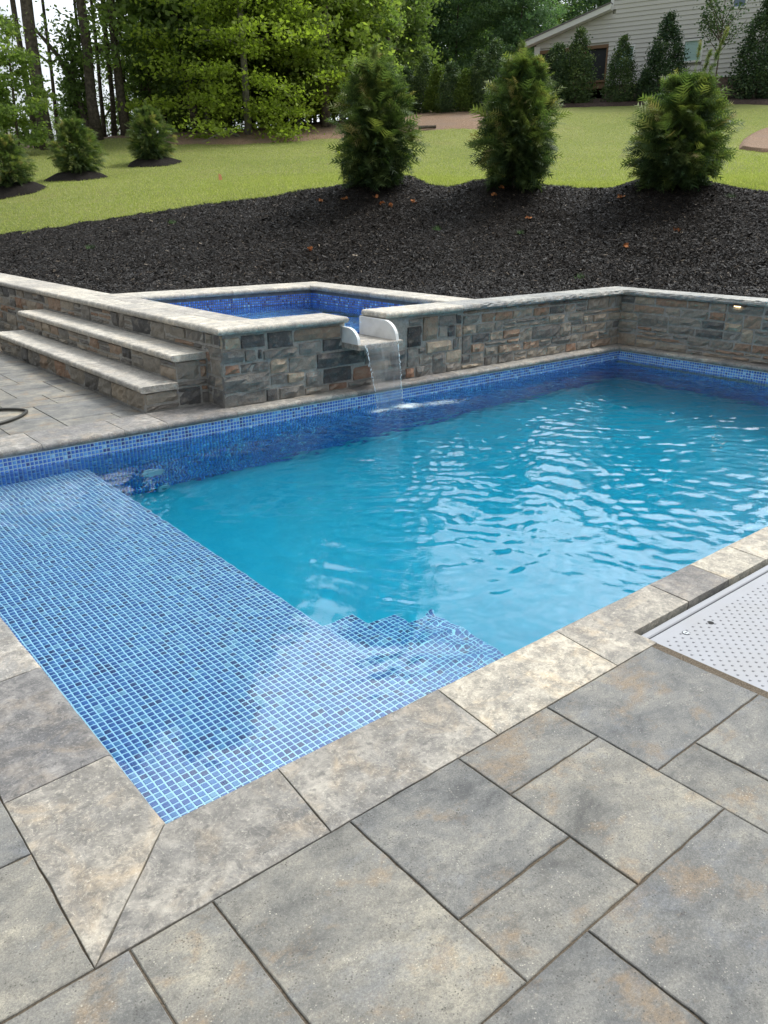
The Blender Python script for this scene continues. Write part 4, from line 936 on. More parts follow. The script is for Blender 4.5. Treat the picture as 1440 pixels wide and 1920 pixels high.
def arb_mesh(seed, H=2.0, Rm=.6, nf=9000, lean=0.0, tip=.0, fl=.2, npl=22, lead=1.0):
    """a shrub of upright plumes round a bushy base"""
    rs = np.random.RandomState(seed); C = []; Dr = []; Ls = []; Sh = []
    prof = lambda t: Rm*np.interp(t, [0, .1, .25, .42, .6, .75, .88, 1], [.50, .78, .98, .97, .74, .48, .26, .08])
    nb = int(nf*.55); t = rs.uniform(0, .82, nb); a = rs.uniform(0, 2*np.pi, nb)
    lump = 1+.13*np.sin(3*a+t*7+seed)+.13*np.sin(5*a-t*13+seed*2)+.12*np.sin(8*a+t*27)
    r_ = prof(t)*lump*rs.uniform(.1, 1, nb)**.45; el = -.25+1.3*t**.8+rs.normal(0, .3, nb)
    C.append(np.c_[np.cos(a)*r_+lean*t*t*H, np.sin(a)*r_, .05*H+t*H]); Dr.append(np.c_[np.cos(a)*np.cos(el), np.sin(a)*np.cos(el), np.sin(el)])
    Ls.append(fl*rs.uniform(.7, 1.4, nb)); Sh.append(.22+.28*(r_/(Rm*1.1))+.34*t+.16*np.sin(a*6+t*19)+rs.normal(0, .12, nb))  # yellowish tips; top light and low, inner shade also put into the colour
    m_ = (nf-nb)//npl
    for k in range(npl):
        th = k*2.4+rs.uniform(-.3, .3); rr_ = Rm*rs.uniform(.05, .85)*(1 if k > 2 else .25); hh = H*(1-.62*(rr_/Rm)**1.3)*rs.uniform(.80, 1.0)
        if k < 3: hh = H*(1.0, .93, .88)[k]*lead
        q = rs.uniform(.1, 1, m_)**(.55 if k < 3 else 1); tipx, tipy = math.cos(th)*rr_+lean*H+(tip*(1, .45, .75)[k] if k < 3 else 0), math.sin(th)*rr_
        axx = tipx*q**1.3; axy = tipy*q**1.3; a = rs.uniform(0, 2*np.pi, m_); w_ = (.17*(1-q)**.7+.02)*(.6 if k < 3 and lead > 1 else 1)*rs.uniform(.2, 1, m_)**.5
        C.append(np.c_[axx+np.cos(a)*w_, axy+np.sin(a)*w_, hh*(.12+.88*q)]); el = .75+.5*q+rs.normal(0, .18, m_)
        Dr.append(np.c_[np.cos(a)*np.cos(el)+tipx/hh*.8, np.sin(a)*np.cos(el)+tipy/hh*.8, np.sin(el)]); Ls.append(fl*rs.uniform(.6, 1.15, m_)*(1-(.2 if k < 3 else .45)*q)*(.62 if k < 3 and lead > 1 else 1)); Sh.append(.42+.3*q*(hh/H)+rs.normal(0, .1)+rs.normal(0, .12, m_))  # plume colour likewise lightened toward the top
    ns = 70; t = rs.uniform(.1, .8, ns); a = rs.uniform(0, 2*np.pi, ns); r_ = prof(t)*1.05                     # stray shoots
    C.append(np.c_[np.cos(a)*r_+lean*t*t*H, np.sin(a)*r_, .08*H+t*H]); el = .3+.9*t; Dr.append(np.c_[np.cos(a)*np.cos(el), np.sin(a)*np.cos(el), np.sin(el)]); Ls.append(fl*rs.uniform(1.2, 1.8, ns)); Sh.append(rs.uniform(.5, .9, ns))
    C, Dr, Ls, Sh = np.concatenate(C), np.concatenate(Dr), np.concatenate(Ls), np.clip(np.concatenate(Sh), 0, 1)
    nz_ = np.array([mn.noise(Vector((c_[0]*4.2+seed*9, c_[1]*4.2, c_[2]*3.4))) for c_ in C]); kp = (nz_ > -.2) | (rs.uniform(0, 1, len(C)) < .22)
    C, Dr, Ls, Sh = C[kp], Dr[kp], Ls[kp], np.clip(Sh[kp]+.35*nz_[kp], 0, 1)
    Dr /= np.linalg.norm(Dr, axis=1)[:, None]; C = C-Dr*fl*.4
    V, F, k = frond(len(C), rs, C, Dr, Ls)
    return npmesh(V, F, M_ARB, False, np.repeat(Sh, k))
def shrub(name, me, x, y, z, label, cat, group, H=1.7, s=1.0, rz=0, stem=M_BARK, mesh_h=None):
    o = empty(name, (x, y, z), label, cat, group); 
    c = bpy.data.objects.new('foliage', me); col.objects.link(c); c.parent = o; c.scale = (s, s, s if mesh_h is None else mesh_h); c.rotation_euler = (0, 0, rz)
    st_ = []
    for k in range(4):
        a_ = k*1.7; st_.append(tube([(.05*math.cos(a_), .05*math.sin(a_), -.1), (.08*math.cos(a_), .08*math.sin(a_), H*.3), (.12*math.cos(a_), .12*math.sin(a_), H*.7)], [.022, .016, .006], 6))
    v, f = merge(st_); p = bpy.data.objects.new('stem', mesh(v, f, stem)); col.objects.link(p); p.parent = o; p.scale = (s, s, s); return o
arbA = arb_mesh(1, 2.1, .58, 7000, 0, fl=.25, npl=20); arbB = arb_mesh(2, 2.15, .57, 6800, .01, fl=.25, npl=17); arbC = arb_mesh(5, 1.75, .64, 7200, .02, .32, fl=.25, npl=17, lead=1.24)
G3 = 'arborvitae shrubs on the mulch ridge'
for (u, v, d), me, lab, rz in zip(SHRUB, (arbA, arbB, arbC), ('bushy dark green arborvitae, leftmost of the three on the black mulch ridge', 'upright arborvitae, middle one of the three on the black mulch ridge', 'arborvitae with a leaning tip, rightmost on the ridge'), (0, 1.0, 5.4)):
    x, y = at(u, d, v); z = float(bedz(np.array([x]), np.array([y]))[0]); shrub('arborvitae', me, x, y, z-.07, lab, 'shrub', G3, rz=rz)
arbD = arb_mesh(4, 1.6, .60, 6000, 0, fl=.18)
for (u, v), lab, s in zip(((20, 362), (150, 336), (286, 308)), ('round dark shrub cut by the left edge of the picture', 'dark conical shrub on the lawn in front of the tall trunks', 'dark rounded shrub farthest up the lawn, in its own mulch ring'), (.98, 1.02, .98)):
    x, y, z, d = find(u, v); shrub('arborvitae', arbD, x, y, z+.02, lab, 'shrub', 'shrubs planted on the left lawn', rz=u, s=s*d/25)
    vv = [(0, 0, .16)]; 
    for rr_, hh in ((.28, .17), (.5, .12), (.78, .0), (.85, -.15)):
        vv += [(rr_*(1+.15*math.sin(3*t_+u))*math.cos(t_), rr_*(1+.15*math.cos(2*t_+u))*math.sin(t_), hh+rnd.gauss(0, .015)) for t_ in np.linspace(0, 2*math.pi, 25)[:-1]]
    ff = [(0, 1+i_, 1+(i_+1) % 24) for i_ in range(24)]+[(1+k*24+i_, 1+(k+1)*24+i_, 1+(k+1)*24+(i_+1) % 24, 1+k*24+(i_+1) % 24) for k in range(3) for i_ in range(24)]
    vv = [(a_, b_, c_+tz1(x+a_, y+b_)-z) for a_, b_, c_ in vv]
    tag(link('mulch_ring', mesh(vv, ff, M_MULCH, True), None, (x, y, z+.02)), kind='structure')

def leafcloud(rs, cen, rad, per, size, flat=.6, mat=M_OAK, sh=None, droop=0):
    """leaf quads scattered in clumps; returns V, F, shade"""
    n = len(cen)*per; k = np.repeat(np.arange(len(cen)), per)
    off = rs.normal(0, .5, (n, 3))*np.array([1, 1, flat]); p = cen[k]+off*rad[k][:, None]; p[:, 2] -= droop*(off[:, 0]**2+off[:, 1]**2)*rad[k]
    a = rs.normal(0, 1, (n, 3)); a[:, 2] *= .6; a /= np.linalg.norm(a, axis=1)[:, None]; b = np.cross(a, rs.normal(0, 1, (n, 3))); b /= np.linalg.norm(b, axis=1)[:, None]
    L = (size*rs.uniform(.6, 1.3, n))[:, None]; a *= L*.5; b *= L*.33
    V = np.stack([p-a, p+b-a*.1, p+a, p-b-a*.1], 1).reshape(-1, 3)
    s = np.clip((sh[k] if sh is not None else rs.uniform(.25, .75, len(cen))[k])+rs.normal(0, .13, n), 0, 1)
    return V, np.arange(4*n).reshape(n, 4), s
def crown_mesh(seed, H0, H1, Rm, ncl, per, size, mat, shape='broad', flat=.5, crad=.9):
    rs = np.random.RandomState(seed); t = rs.uniform(0, 1, ncl)
    if shape == 'broad': pr = Rm*np.sin(np.clip(t*.9+.12, 0, 1)*np.pi)**.5
    elif shape == 'layer': pr = Rm*(1-t)**.45*(.55+.45*np.sin(t*40)**2)+.3
    elif shape == 'pine': pr = Rm*np.sin(np.clip(t*.85+.15, 0, 1)*np.pi)**.6
    else: pr = Rm*(1-t)**.6+.25
    a = rs.uniform(0, 2*np.pi, ncl); r_ = pr*rs.uniform(0.05, 1, ncl)**.55
    cen = np.c_[np.cos(a)*r_, np.sin(a)*r_, H0+(H1-H0)*t]
    if shape == 'layer': cen[:, 2] -= .22*r_
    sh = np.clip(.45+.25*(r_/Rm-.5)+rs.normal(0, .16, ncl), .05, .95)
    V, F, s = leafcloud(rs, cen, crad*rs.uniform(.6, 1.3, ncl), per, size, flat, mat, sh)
    return npmesh(V, F, mat, False, s), cen
def tree(name, x, y, z, cm, trunk_pts, rad, label, group=None, cat='tree', bark=None, s=1, rz=0, limbs=(), crown_off=(0, 0, 0), cname='crown', sz=None):
    o = empty(name, (x, y, z), label, cat, group)
    parts = [tube(trunk_pts, rad, 9)]
    for a_, h_, L_, up_ in limbs:
        b_ = Vector(trunk_pts[0]).lerp(Vector(trunk_pts[-1]), h_) if len(trunk_pts) == 2 else Vector(trunk_pts[min(int(h_*(len(trunk_pts)-1)), len(trunk_pts)-1)])
        e_ = b_+Vector((math.cos(a_)*L_, math.sin(a_)*L_, up_*L_)); m_ = b_.lerp(e_, .5)+Vector((0, 0, .12*L_)); parts.append(tube([b_, m_, e_], [rad[-1]*.8+.02, rad[-1]*.5+.012, .01], 6))
    v, f = merge(parts); t_ = bpy.data.objects.new('trunk', mesh(v, f, bark or M_BARK, True)); col.objects.link(t_); t_.parent = o
    if cm is not None:
        c = bpy.data.objects.new(cname, cm); col.objects.link(c); c.parent = o; c.scale = (s, s, sz or s); c.rotation_euler = (0, 0, rz); c.location = crown_off
    return o
rt = random.Random(21)
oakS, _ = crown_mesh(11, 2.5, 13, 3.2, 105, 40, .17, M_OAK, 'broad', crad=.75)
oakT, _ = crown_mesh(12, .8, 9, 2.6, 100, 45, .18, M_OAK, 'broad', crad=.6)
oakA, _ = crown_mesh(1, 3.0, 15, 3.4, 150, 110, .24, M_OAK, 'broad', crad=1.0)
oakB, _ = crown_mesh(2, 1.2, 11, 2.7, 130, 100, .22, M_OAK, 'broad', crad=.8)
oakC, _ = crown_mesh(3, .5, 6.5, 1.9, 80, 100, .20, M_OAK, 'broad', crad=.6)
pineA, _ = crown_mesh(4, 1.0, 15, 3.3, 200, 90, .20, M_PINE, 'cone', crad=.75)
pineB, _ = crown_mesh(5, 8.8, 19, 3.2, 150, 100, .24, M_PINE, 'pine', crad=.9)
pineC, _ = crown_mesh(8, .2, 9, 2.6, 150, 100, .22, M_PINE, 'cone', crad=.7)
maple, _ = crown_mesh(6, .2, 13.5, 4.3, 430, 95, .15, M_MAPLE, 'layer', flat=.34, crad=.8)
maple2, _ = crown_mesh(7, .8, 9, 2.6, 130, 100, .16, M_MAPLE, 'layer', flat=.3, crad=.8)
def upright(u, v, x, y):                        # a sight line meets the upright plane facing the camera through (x, y)
    fh = Vector((F_.x, F_.y, 0)).normalized(); r_ = ray(u, v); c_ = Vector((CX, CY, CZ)); return c_+r_*((Vector((x, y, 0))-c_).dot(fh)/r_.dot(fh))
def trunk_to(u0, v0, d, u1, v1, w0, w1, top=15, wig=.15, seed=0):
    """trunk base at a ground point; the axis passes the second sight line at the same depth"""
    x, y, z, dd_ = find(u0, v0, 15, 60) if d is None else (*at(u0, d, v0), tz1(*at(u0, d, v0)), d)
    sc2 = dd_/FPX; rvec = Vector((R_.x, R_.y, 0)); rr_ = random.Random(seed); q_ = upright(u1, v1, x, y)-Vector((x, y, z)); h1 = q_.z; side = q_.dot(rvec)
    pts = []; rad = []; n_ = 9
    for i in range(n_):
        t_ = i/(n_-1)*top/h1; off = rvec*(side*t_)
        pts.append((off.x+rr_.gauss(0, wig*.3), off.y+rr_.gauss(0, wig*.3), h1*t_-.15)); k_ = i/(n_-1)
        rad.append(max(.03, (w0*(1-k_)+w1*.7*k_)*sc2/2*(1.25 if i == 0 else 1)))
    return x, y, z, pts, rad
TR = [
 (88, 281, 34, 50, 0, 20, 17, 'thickest dark pine trunk at the far left edge of the wood', pineB, M_BARK),
 (70, 281, 34.8, 27, 10, 9, 7, 'slim pine trunk just left of the thickest trunk', pineB, M_BARK),
 (178, 257, 35.5, 151, 0, 17, 14, 'straight thick trunk with green vines above the left conical shrub', oakS, M_BARK),
 (238, 253, 36, 206, 10, 15, 11, 'grey leaning trunk just left of the farthest rounded shrub', oakS, M_BARK),
 (168, 240, 36.5, 144, 61, 5, 4, 'thin bare trunk close beside the straight thick trunk', None, M_BARK),
 (215, 255, 37, 201, 110, 8, 6, 'slender trunk between the straight thick trunk and the grey leaning one', None, M_BARK),
 (236, 250, 39, 222, 0, 6, 5, 'thin upright trunk behind the grey leaning trunk', None, M_BARK),
 (256, 250, 40, 246, 0, 5, 4, 'very thin trunk right of the grey leaning trunk', None, M_BARK),
 (371, 241, 36, 322, 0, 14, 11, 'brown leaning trunk left of the yellow-green tree', oakA, M_BARK),
 (392, 240, 37, 382, 150, 7, 5, 'short pale trunk beside the brown leaning trunk', oakB, M_BARKL),
 (612, 237, 36.5, 608, 40, 13, 9, 'brown upright trunk right of the yellow-green tree', oakB, M_BARK),
 (736, 190, 44, 727, 0, 8, 7, 'tall grey trunk behind the leftmost ridge arborvitae', pineB, M_BARKL),
 (505, 235, 39, 500, 60, 6, 5, 'thin trunk within the leaves of the yellow-green tree', oakB, M_BARK),
 (310, 245, 40, 296, 0, 7, 5, 'thin trunk behind the farthest rounded shrub', None, M_BARK),
]
for i, (u0, v0, d, u1, v1, w0, w1, lab, cm, bk) in enumerate(TR):
    x, y, z, pts, rad = trunk_to(u0, v0, d, u1, v1, w0, w1, 17 if cm is pineB else 13, .12, i)
    e_ = pts[-1]; f_ = 1.0
    limbs = [(rt.uniform(0, 6.28), rt.uniform(.35, .95), rt.uniform(1.2, 2.6), rt.uniform(.1, .7)) for _ in range(7)]
    tree('pine_tree' if cm is pineB else 'woodland_tree', x, y, z, cm, pts, rad, lab, 'tall trunks along the edge of the wood', 'tree', bk, 1.0, rt.uniform(0, 6), limbs, (e_[0]*.6, e_[1]*.6, 0))
# forked, ivy-clad leaning tree
x, y = at(172, 35.8, 256); z = tz1(x, y); S_ = 35.8/FPX; rv = Vector((R_.x, R_.y, 0))
def sp_(u, v): return upright(u, v, x, y)-Vector((x, y, z))
o = empty('leaning_tree', (x, y, z), 'forked leaning tree whose curved branch arches left to the thickest trunk', 'tree', 'tall trunks along the edge of the wood')
pts = smooth([sp_(172, 262), sp_(160, 225), sp_(143, 175), sp_(127, 142), (*sp_(112, 110)[:2], sp_(112, 110).z), sp_(94, 87), sp_(70, 60), sp_(60, 55)], 4)
v, f = merge([tube(pts, list(np.linspace(.16, .04, len(pts))), 8), tube([sp_(150, 190), sp_(136, 150), sp_(121, 110), sp_(114, 75)], [.07, .05, .04, .02], 6), tube([sp_(146, 260), sp_(140, 190), sp_(134, 110), sp_(128, 40)], [.09, .08, .06, .04], 7)])
t_ = bpy.data.objects.new('trunk', mesh(v, f, M_BARK, True)); col.objects.link(t_); t_.parent = o
cen = np.array([sp_(rt.gauss(138, 9), rt.uniform(60, 240)) for _ in range(60)]); V, F, s = leafcloud(RS, cen, np.full(60, .45), 60, .14, .8, M_OAK)
c = bpy.data.objects.new('ivy', npmesh(V, F, M_OAK, False, s*.6)); col.objects.link(c); c.parent = o
# the yellow-green tree
x, y = at(466, 34.5); z = tz1(x, y)
tree('maple_tree', x, y, z, maple, [(0, 0, -.2), (-.05, 0, 3), (-.15, .05, 7), (-.2, .1, 12)], [.15, .12, .08, .04], 'large yellow-green tree with layered drooping branches in the middle of the wood edge', None, 'tree', M_BARKL, 1.0, 0, [(rt.uniform(0, 6.28), rt.uniform(.2, .9), rt.uniform(1.8, 3.4), rt.uniform(-.1, .25)) for _ in range(14)])
# the wood behind: each tree a thing, alike ones share a label within their group
def woods(lst, name, label, group, meshes, bark=M_BARK, tw=1.0):
    for u, d, s, k in lst:
        x, y = at(u, d); z = tz1(x, y)
        tree(name, x, y, z, meshes[k], [(0, 0, -.2), (.1, .05, 3*s), (.05, -.1, 10*s)], [.16*s*tw, .12*s*tw, .05*s], label, group, 'tree', bark, s, rt.uniform(0, 6.28), [(rt.uniform(0, 6.28), rt.uniform(.3, 1), rt.uniform(1, 2), .4) for _ in range(4)], sz=s*rt.uniform(.9, 1.15))
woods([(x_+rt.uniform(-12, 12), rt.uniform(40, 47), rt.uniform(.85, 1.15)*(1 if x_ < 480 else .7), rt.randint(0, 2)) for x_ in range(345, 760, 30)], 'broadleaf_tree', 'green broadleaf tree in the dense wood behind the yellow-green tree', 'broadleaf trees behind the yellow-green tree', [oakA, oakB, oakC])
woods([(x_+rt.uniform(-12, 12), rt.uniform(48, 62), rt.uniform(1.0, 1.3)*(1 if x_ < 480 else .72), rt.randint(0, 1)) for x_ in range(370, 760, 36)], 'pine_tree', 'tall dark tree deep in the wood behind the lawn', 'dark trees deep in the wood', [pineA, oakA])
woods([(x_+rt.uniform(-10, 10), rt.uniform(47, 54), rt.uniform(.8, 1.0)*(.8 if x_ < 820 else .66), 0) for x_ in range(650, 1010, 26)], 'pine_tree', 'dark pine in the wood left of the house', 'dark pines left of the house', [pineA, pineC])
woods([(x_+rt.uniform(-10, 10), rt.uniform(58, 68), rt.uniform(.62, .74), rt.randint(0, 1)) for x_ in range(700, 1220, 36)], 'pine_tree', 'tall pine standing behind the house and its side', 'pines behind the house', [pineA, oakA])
woods([(x_+rt.uniform(-8, 8), rt.uniform(38.5, 42), rt.uniform(.5, .85), 0) for x_ in (262, 330, 352, 400, 430, 470, 520, 545, 585, 610, 640, 668, 700)], 'sapling', 'leafy sapling in the understorey at the edge of the wood', 'understorey saplings', [oakC])
woods([(x_, rt.uniform(44, 52), s_, k_) for x_, s_, k_ in ((10, .5, 1), (45, .42, 1), (112, .45, 1), (150, .5, 1), (-60, .8, 0), (-110, .9, 1), (195, .6, 1), (240, .62, 1), (285, .8, 0), (325, .85, 0))], 'broadleaf_tree', 'smaller leafy tree beyond the trunks on the left, against the sky', 'leafy trees beyond the left trunks', [oakS, oakT])
woods([(x_, rt.uniform(38, 44), rt.uniform(.95, 1.1), 0) for x_ in (-150, -80, -30, 108, 195, 285, 345)], 'pine_tree', 'slender bare-stemmed pine among the trunks at the left of the wood, its crown added to block reflected sky', 'slender pines on the left', [pineB], tw=.55)  # thin trunks are real, high crowns added to block sky reflected in ledge water
x, y = at(30, 31.5); tree('sapling', x, y, tz1(x, y), oakC, [(0, 0, -.1), (.1, 0, 2), (.2, .1, 4)], [.05, .04, .02], 'bright green sapling at the far left before the grey roof', None, 'tree', M_BARK, .62, 1)
for u, d, s_ in ((560, 38, .55), (640, 38.5, .6)):
    x, y = at(u, d); tree('maple_tree', x, y, tz1(x, y), maple2, [(0, 0, -.1), (.05, 0, 4), (.1, .1, 7)], [.08, .06, .03], 'small yellow-green tree in front of the upright trunk, right of the large one' if u > 600 else 'small yellow-green tree half merged with the right side of the large one', None, 'tree', M_BARKL, s_*1.3, u)

# hedge of conical evergreens
def hedge_mesh(seed, H, Rm, mat, top=.42, n=170, per=60, size=.1):
    rs = np.random.RandomState(seed); t = rs.uniform(0, 1, n)**1.15; pr = Rm*(1-t)**top*(.55+.45*np.minimum(1, t*6)); a = rs.uniform(0, 2*np.pi, n); r_ = pr*rs.uniform(.2, 1, n)**.5
    cen = np.c_[np.cos(a)*r_, np.sin(a)*r_, .15+t*H*.95]; V, F, s = leafcloud(rs, cen, np.full(n, Rm*.36)*(1-.5*t), per, size, 1.1, mat, np.clip(rs.normal(.5, .2, n), 0, 1)); return npmesh(V, F, mat, False, s)
hgA = hedge_mesh(1, 3.0, .95, M_HOLLY); hgB = hedge_mesh(2, 3.4, 1.0, M_HOLLY, .5); hgC = hedge_mesh(3, 2.4, .8, M_YHOLLY, .4)
for u, v, H, me, lab, s_ in [
  (762, 216, 3, hgA, 'dark narrow evergreen beside the leftmost ridge arborvitae', .62), (795, 214, 3, hgB, 'second dark evergreen in the hedge beyond the straw bed', .66),
  (822, 213, 2.4, hgC, 'light green bush between dark evergreens in the far hedge', .75), (846, 213, 3, hgA, 'dark evergreen right of the light green bush in the far hedge', .62),
  (872, 212, 2.4, hgC, 'pale green bush left of the middle ridge arborvitae', .65), (898, 211, 3.4, hgB, 'tall dark evergreen just left of the middle ridge arborvitae', .65), (925, 211, 3.4, hgB, 'dark evergreen rising behind the middle ridge arborvitae', .76),
  (1040, 199, 3, hgA, 'dark rounded evergreen under the left end of the porch', .78), (1078, 198, 3.4, hgB, 'broad tall evergreen covering the middle of the porch opening', .84), (1160, 194, 3.2, hgB, 'pointed dark evergreen in front of the left house window', .74),
  (1240, 195, 3.4, hgB, 'tall dark evergreen at the house wall behind the leaning arborvitae', .95), (1205, 195, 2, hgA, 'small dark bush at the foot of the house wall', .42), (1412, 190, 3.4, hgB, 'tall dark evergreen at the right edge against the siding', 1.05)]:
    x, y, z, d = find(u, v, 20, 55); d = min(d, 39.5); x, y = at(u, d, v); z = tz1(x, y)
    shrub('evergreen_shrub', me, x, y, z, lab, 'shrub', 'evergreens along the far hedge and the house', H, s_, rt.uniform(0, 6))
# wispy young tree before the siding
x, y = at(1335, 36.5, 190); z = tz1(x, y); cen = []; tb = []
for k in range(16):
    a_ = rt.uniform(0, 6.28); L_ = rt.uniform(.7, 1.35); h0 = rt.uniform(1.4, 3.2); e_ = Vector((math.cos(a_)*L_*.8, math.sin(a_)*L_*.8, h0+L_*.9)); tb.append(tube([(0, 0, h0), e_*.5+Vector((0, 0, h0*.5)), e_], [.02, .012, .006], 5))
    for q in range(7): cen.append(Vector((0, 0, h0)).lerp(e_, .35+.1*q))
tb.append(tube([(0, 0, -.1), (.05, 0, 1.5), (0, 0, 3.2), (.05, .05, 4.3)], [.035, .03, .018, .008], 6))
o = empty('young_tree', (x, y, z), 'wispy young tree with thin branches against the pale siding', 'tree')
v, f = merge(tb); t_ = bpy.data.objects.new('trunk', mesh(v, f, M_BARK)); col.objects.link(t_); t_.parent = o
cen = np.array([tuple(c_) for c_ in cen]); V, F, s = leafcloud(RS, cen, np.full(len(cen), .28), 14, .10, .9, M_HOLLY)
c = bpy.data.objects.new('crown', npmesh(V, F, M_HOLLY, False, s)); col.objects.link(c); c.parent = o

# ------------------------------------------------------------------ the house
hx, hy = at(1170, 42); AZW = R(109); du = Vector((-math.cos(AZW), -math.sin(AZW), 0)); hn = Vector((math.cos(AZW+R(90)), math.sin(AZW+R(90)), 0))
HO = Vector((hx, hy, 0))
def hp(u, v):                                   # wall coordinates (along, up) of a sight line
    r_ = ray(u, v); t_ = (HO-Vector((CX, CY, CZ))).dot(hn)/r_.dot(hn); p = Vector((CX, CY, CZ))+r_*t_; return (p-HO).dot(du), p.z
def W3(a_, z_, o_=0): return HO+du*a_+hn*o_+Vector((0, 0, z_))
house = empty('house', (hx, hy, 7), 'two-storey house with pale lap siding, sloping side roof and screened porch', 'house')
def wpart(name, quads, mat, parent=house):
    """boxes on the wall: (a0, z0, a1, z1, out0, out1)"""
    V = []; Fc = []
    for a0, z0, a1, z1, o0, o1 in quads:
        k = len(V); V += [W3(a0, z0, o0), W3(a1, z0, o0), W3(a1, z0, o1), W3(a0, z0, o1), W3(a0, z1, o0), W3(a1, z1, o0), W3(a1, z1, o1), W3(a0, z1, o1)]
        Fc += [tuple(k+i_ for i_ in q) for q in [(0,3,2,1),(4,5,6,7),(0,1,5,4),(1,2,6,5),(2,3,7,6),(3,0,4,7)]]
    return part(name, V, Fc, mat, parent)
aL, zE = hp(1004, 84); aC, zC = hp(1149, 20); zb = hp(1190, 157)[1]; pa0, pz1 = hp(1012, 97); pa1, _ = hp(1142, 82); pz1b = hp(1142, 83)[1]
pz0 = hp(1100, 155)[1]; aE = aC+9.5; ztop = zC+2.6; zg = zb-1.6
def roofz(a_): return zE+(zC-zE)*(a_-aL)/(aC-aL)
wins = [tuple(hp(1151, 131))+tuple(hp(1192, 83)), tuple(hp(1277, 119))+tuple(hp(1321, 71)), tuple(hp(1371, 18))+tuple(hp(1406, -26))]
mp0 = (pz1+pz1b)/2+.03
# siding boards, lapped, cut round the openings
bd = []; z_ = zb; bh = .178
while z_ < ztop:
    segs = [(aL+.05 if z_ < zE-.05 else None, aE)]
    a_start = aL+.05
    if z_ > zE-.18: a_start = aL+(z_+bh-zE)/(zC-zE)*(aC-aL)+.02
    if z_ > zC-.05: a_start = aC
    iv = [(a_start, aE)]
    holes = [(w_[0], w_[2], w_[1], w_[3]) for w_ in wins]+[(pa0, pa1, pz0-3, (pz1+pz1b)/2)]
    for h0, h1, hz0, hz1 in holes:
        if z_+bh > hz0 and z_+.02 < hz1:
            nv_ = []
            for s0, s1 in iv:
                if h1 <= s0 or h0 >= s1: nv_.append((s0, s1)); continue
                if h0 > s0: nv_.append((s0, h0))
                if h1 < s1: nv_.append((h1, s1))
            iv = nv_
    for s0, s1 in iv: bd.append((s0, s1, z_))
    z_ += bh
V = []; Fc = []
for s0, s1, z_ in bd:
    k = len(V); V += [W3(s0, z_, -.1), W3(s1, z_, -.1), W3(s1, z_, .034), W3(s0, z_, .034), W3(s0, z_+bh, -.1), W3(s1, z_+bh, -.1), W3(s1, z_+bh, .002), W3(s0, z_+bh, .002)]
    Fc += [tuple(k+i_ for i_ in q) for q in [(0,3,2,1),(4,5,6,7),(0,1,5,4),(1,2,6,5),(2,3,7,6),(3,0,4,7)]]
tag(part('siding', V, Fc, M_SIDING, house), kind='stuff')
V = []
for o_ in (-.11, -.035):
    for a_, zt2 in ((aL+.06, roofz(aL+.06)-.01), (aC, roofz(aC)-.01)): V += [W3(a_, max(mp0, zE-.6) if a_ < aC else mp0, o_), W3(a_, zt2, o_)]
part('gable_backing', V, [(0,2,3,1),(4,5,7,6),(0,1,5,4),(2,6,7,3),(1,3,7,5),(0,4,6,2)], M_SIDING, house)
wpart('foundation', [(pa1, zg, aE, zb-.002, -.12, -.01)], M_BRICK)
bl = []
for r_ in range(int((zb-zg-.1)/.085)):
    for c_ in range(int((aE-pa1)/.22)):
        a0 = pa1+.01+c_*.22+(.11 if r_ % 2 else 0); bl.append((a0, zg+r_*.085, min(a0+.205, aE), zg+r_*.085+.072, -.02, .004))
tag(wpart('bricks', bl, M_BRICK), kind='stuff')
wpart('house_body', [(aC, zg, aE, ztop, -9, -.13), (aL+.1, zg, aC, zE+.2, -9, -3.2), (aL+.1, (pz1+pz1b)/2+.3, aC, zE-.1, -3.2, -.13)], M_SIDING)
wpart('porch_deck', [(aL+.2, pz0-.28, pa1, pz0, -3.0, -.04)], M_WOOD)
wpart('porch_back', [(aL+.2, pz0, pa1, pz1b+.3, -3.2, -3.05)], M_SCREEN)
mid = hp(1097, 90)[0]; mp = (pz1+pz1b)/2
wpart('porch_screen', [(pa0+.12, pz0+.06, mid-.06, mp-.12, -.10, -.07), (mid+.06, pz0+.06, pa1-.08, mp-.12, -.10, -.07)], M_SCREEN)
wpart('porch_trim', [(pa0, mp-.12, pa1, mp+.02, -.1, .04), (mid-.06, pz0, mid+.06, mp-.12, -.1, .03), (pa1-.08, pz0, pa1-.0, mp-.12, -.1, .03), (pa0+.1, pz0-.02, pa1, pz0+.06, -.1, .03)], M_WOOD)
wpart('corner_post', [(aL-.02, zg, pa0+.02, zE-.1, -.22, .05)], M_WHITE)
wpart('corner_board', [(aC-.1, zC+.06, aC+.04, ztop, -.1, .05)], M_WHITE)
# sloping side roof with white fascia
V = []
for o0, o1, lo, hi in ((.02, .42, -.02, .20),):
    for a_, base in ((aL-.35, roofz(aL-.35)), (aC+.02, roofz(aC+.02))):
        V += [W3(a_, base+lo, o0), W3(a_, base+lo, o1), W3(a_, base+hi, o1), W3(a_, base+hi, o0)]
part('fascia', V, [(0,1,2,3),(7,6,5,4),(0,4,5,1),(1,5,6,2),(2,6,7,3),(3,7,4,0)], M_WHITE, house)
V = []
for a_ in (aL-.4, aC): base = roofz(a_); V += [W3(a_, base+.205, -9), W3(a_, base+.205, .46), W3(a_, base+.26, .46), W3(a_, base+.26, -9)]
part('roof', V, [(0,1,2,3),(7,6,5,4),(0,4,5,1),(1,5,6,2),(2,6,7,3),(3,7,4,0)], M_ROOF, house)
V = [W3(aC-.5, ztop+.02, .5), W3(aE+.5, ztop+.02, .5), W3(aE+.5, ztop+.02, -9.5), W3(aC-.5, ztop+.02, -9.5), W3((aC+aE)/2, ztop+1.7, .5), W3((aC+aE)/2, ztop+1.7, -9.5)]
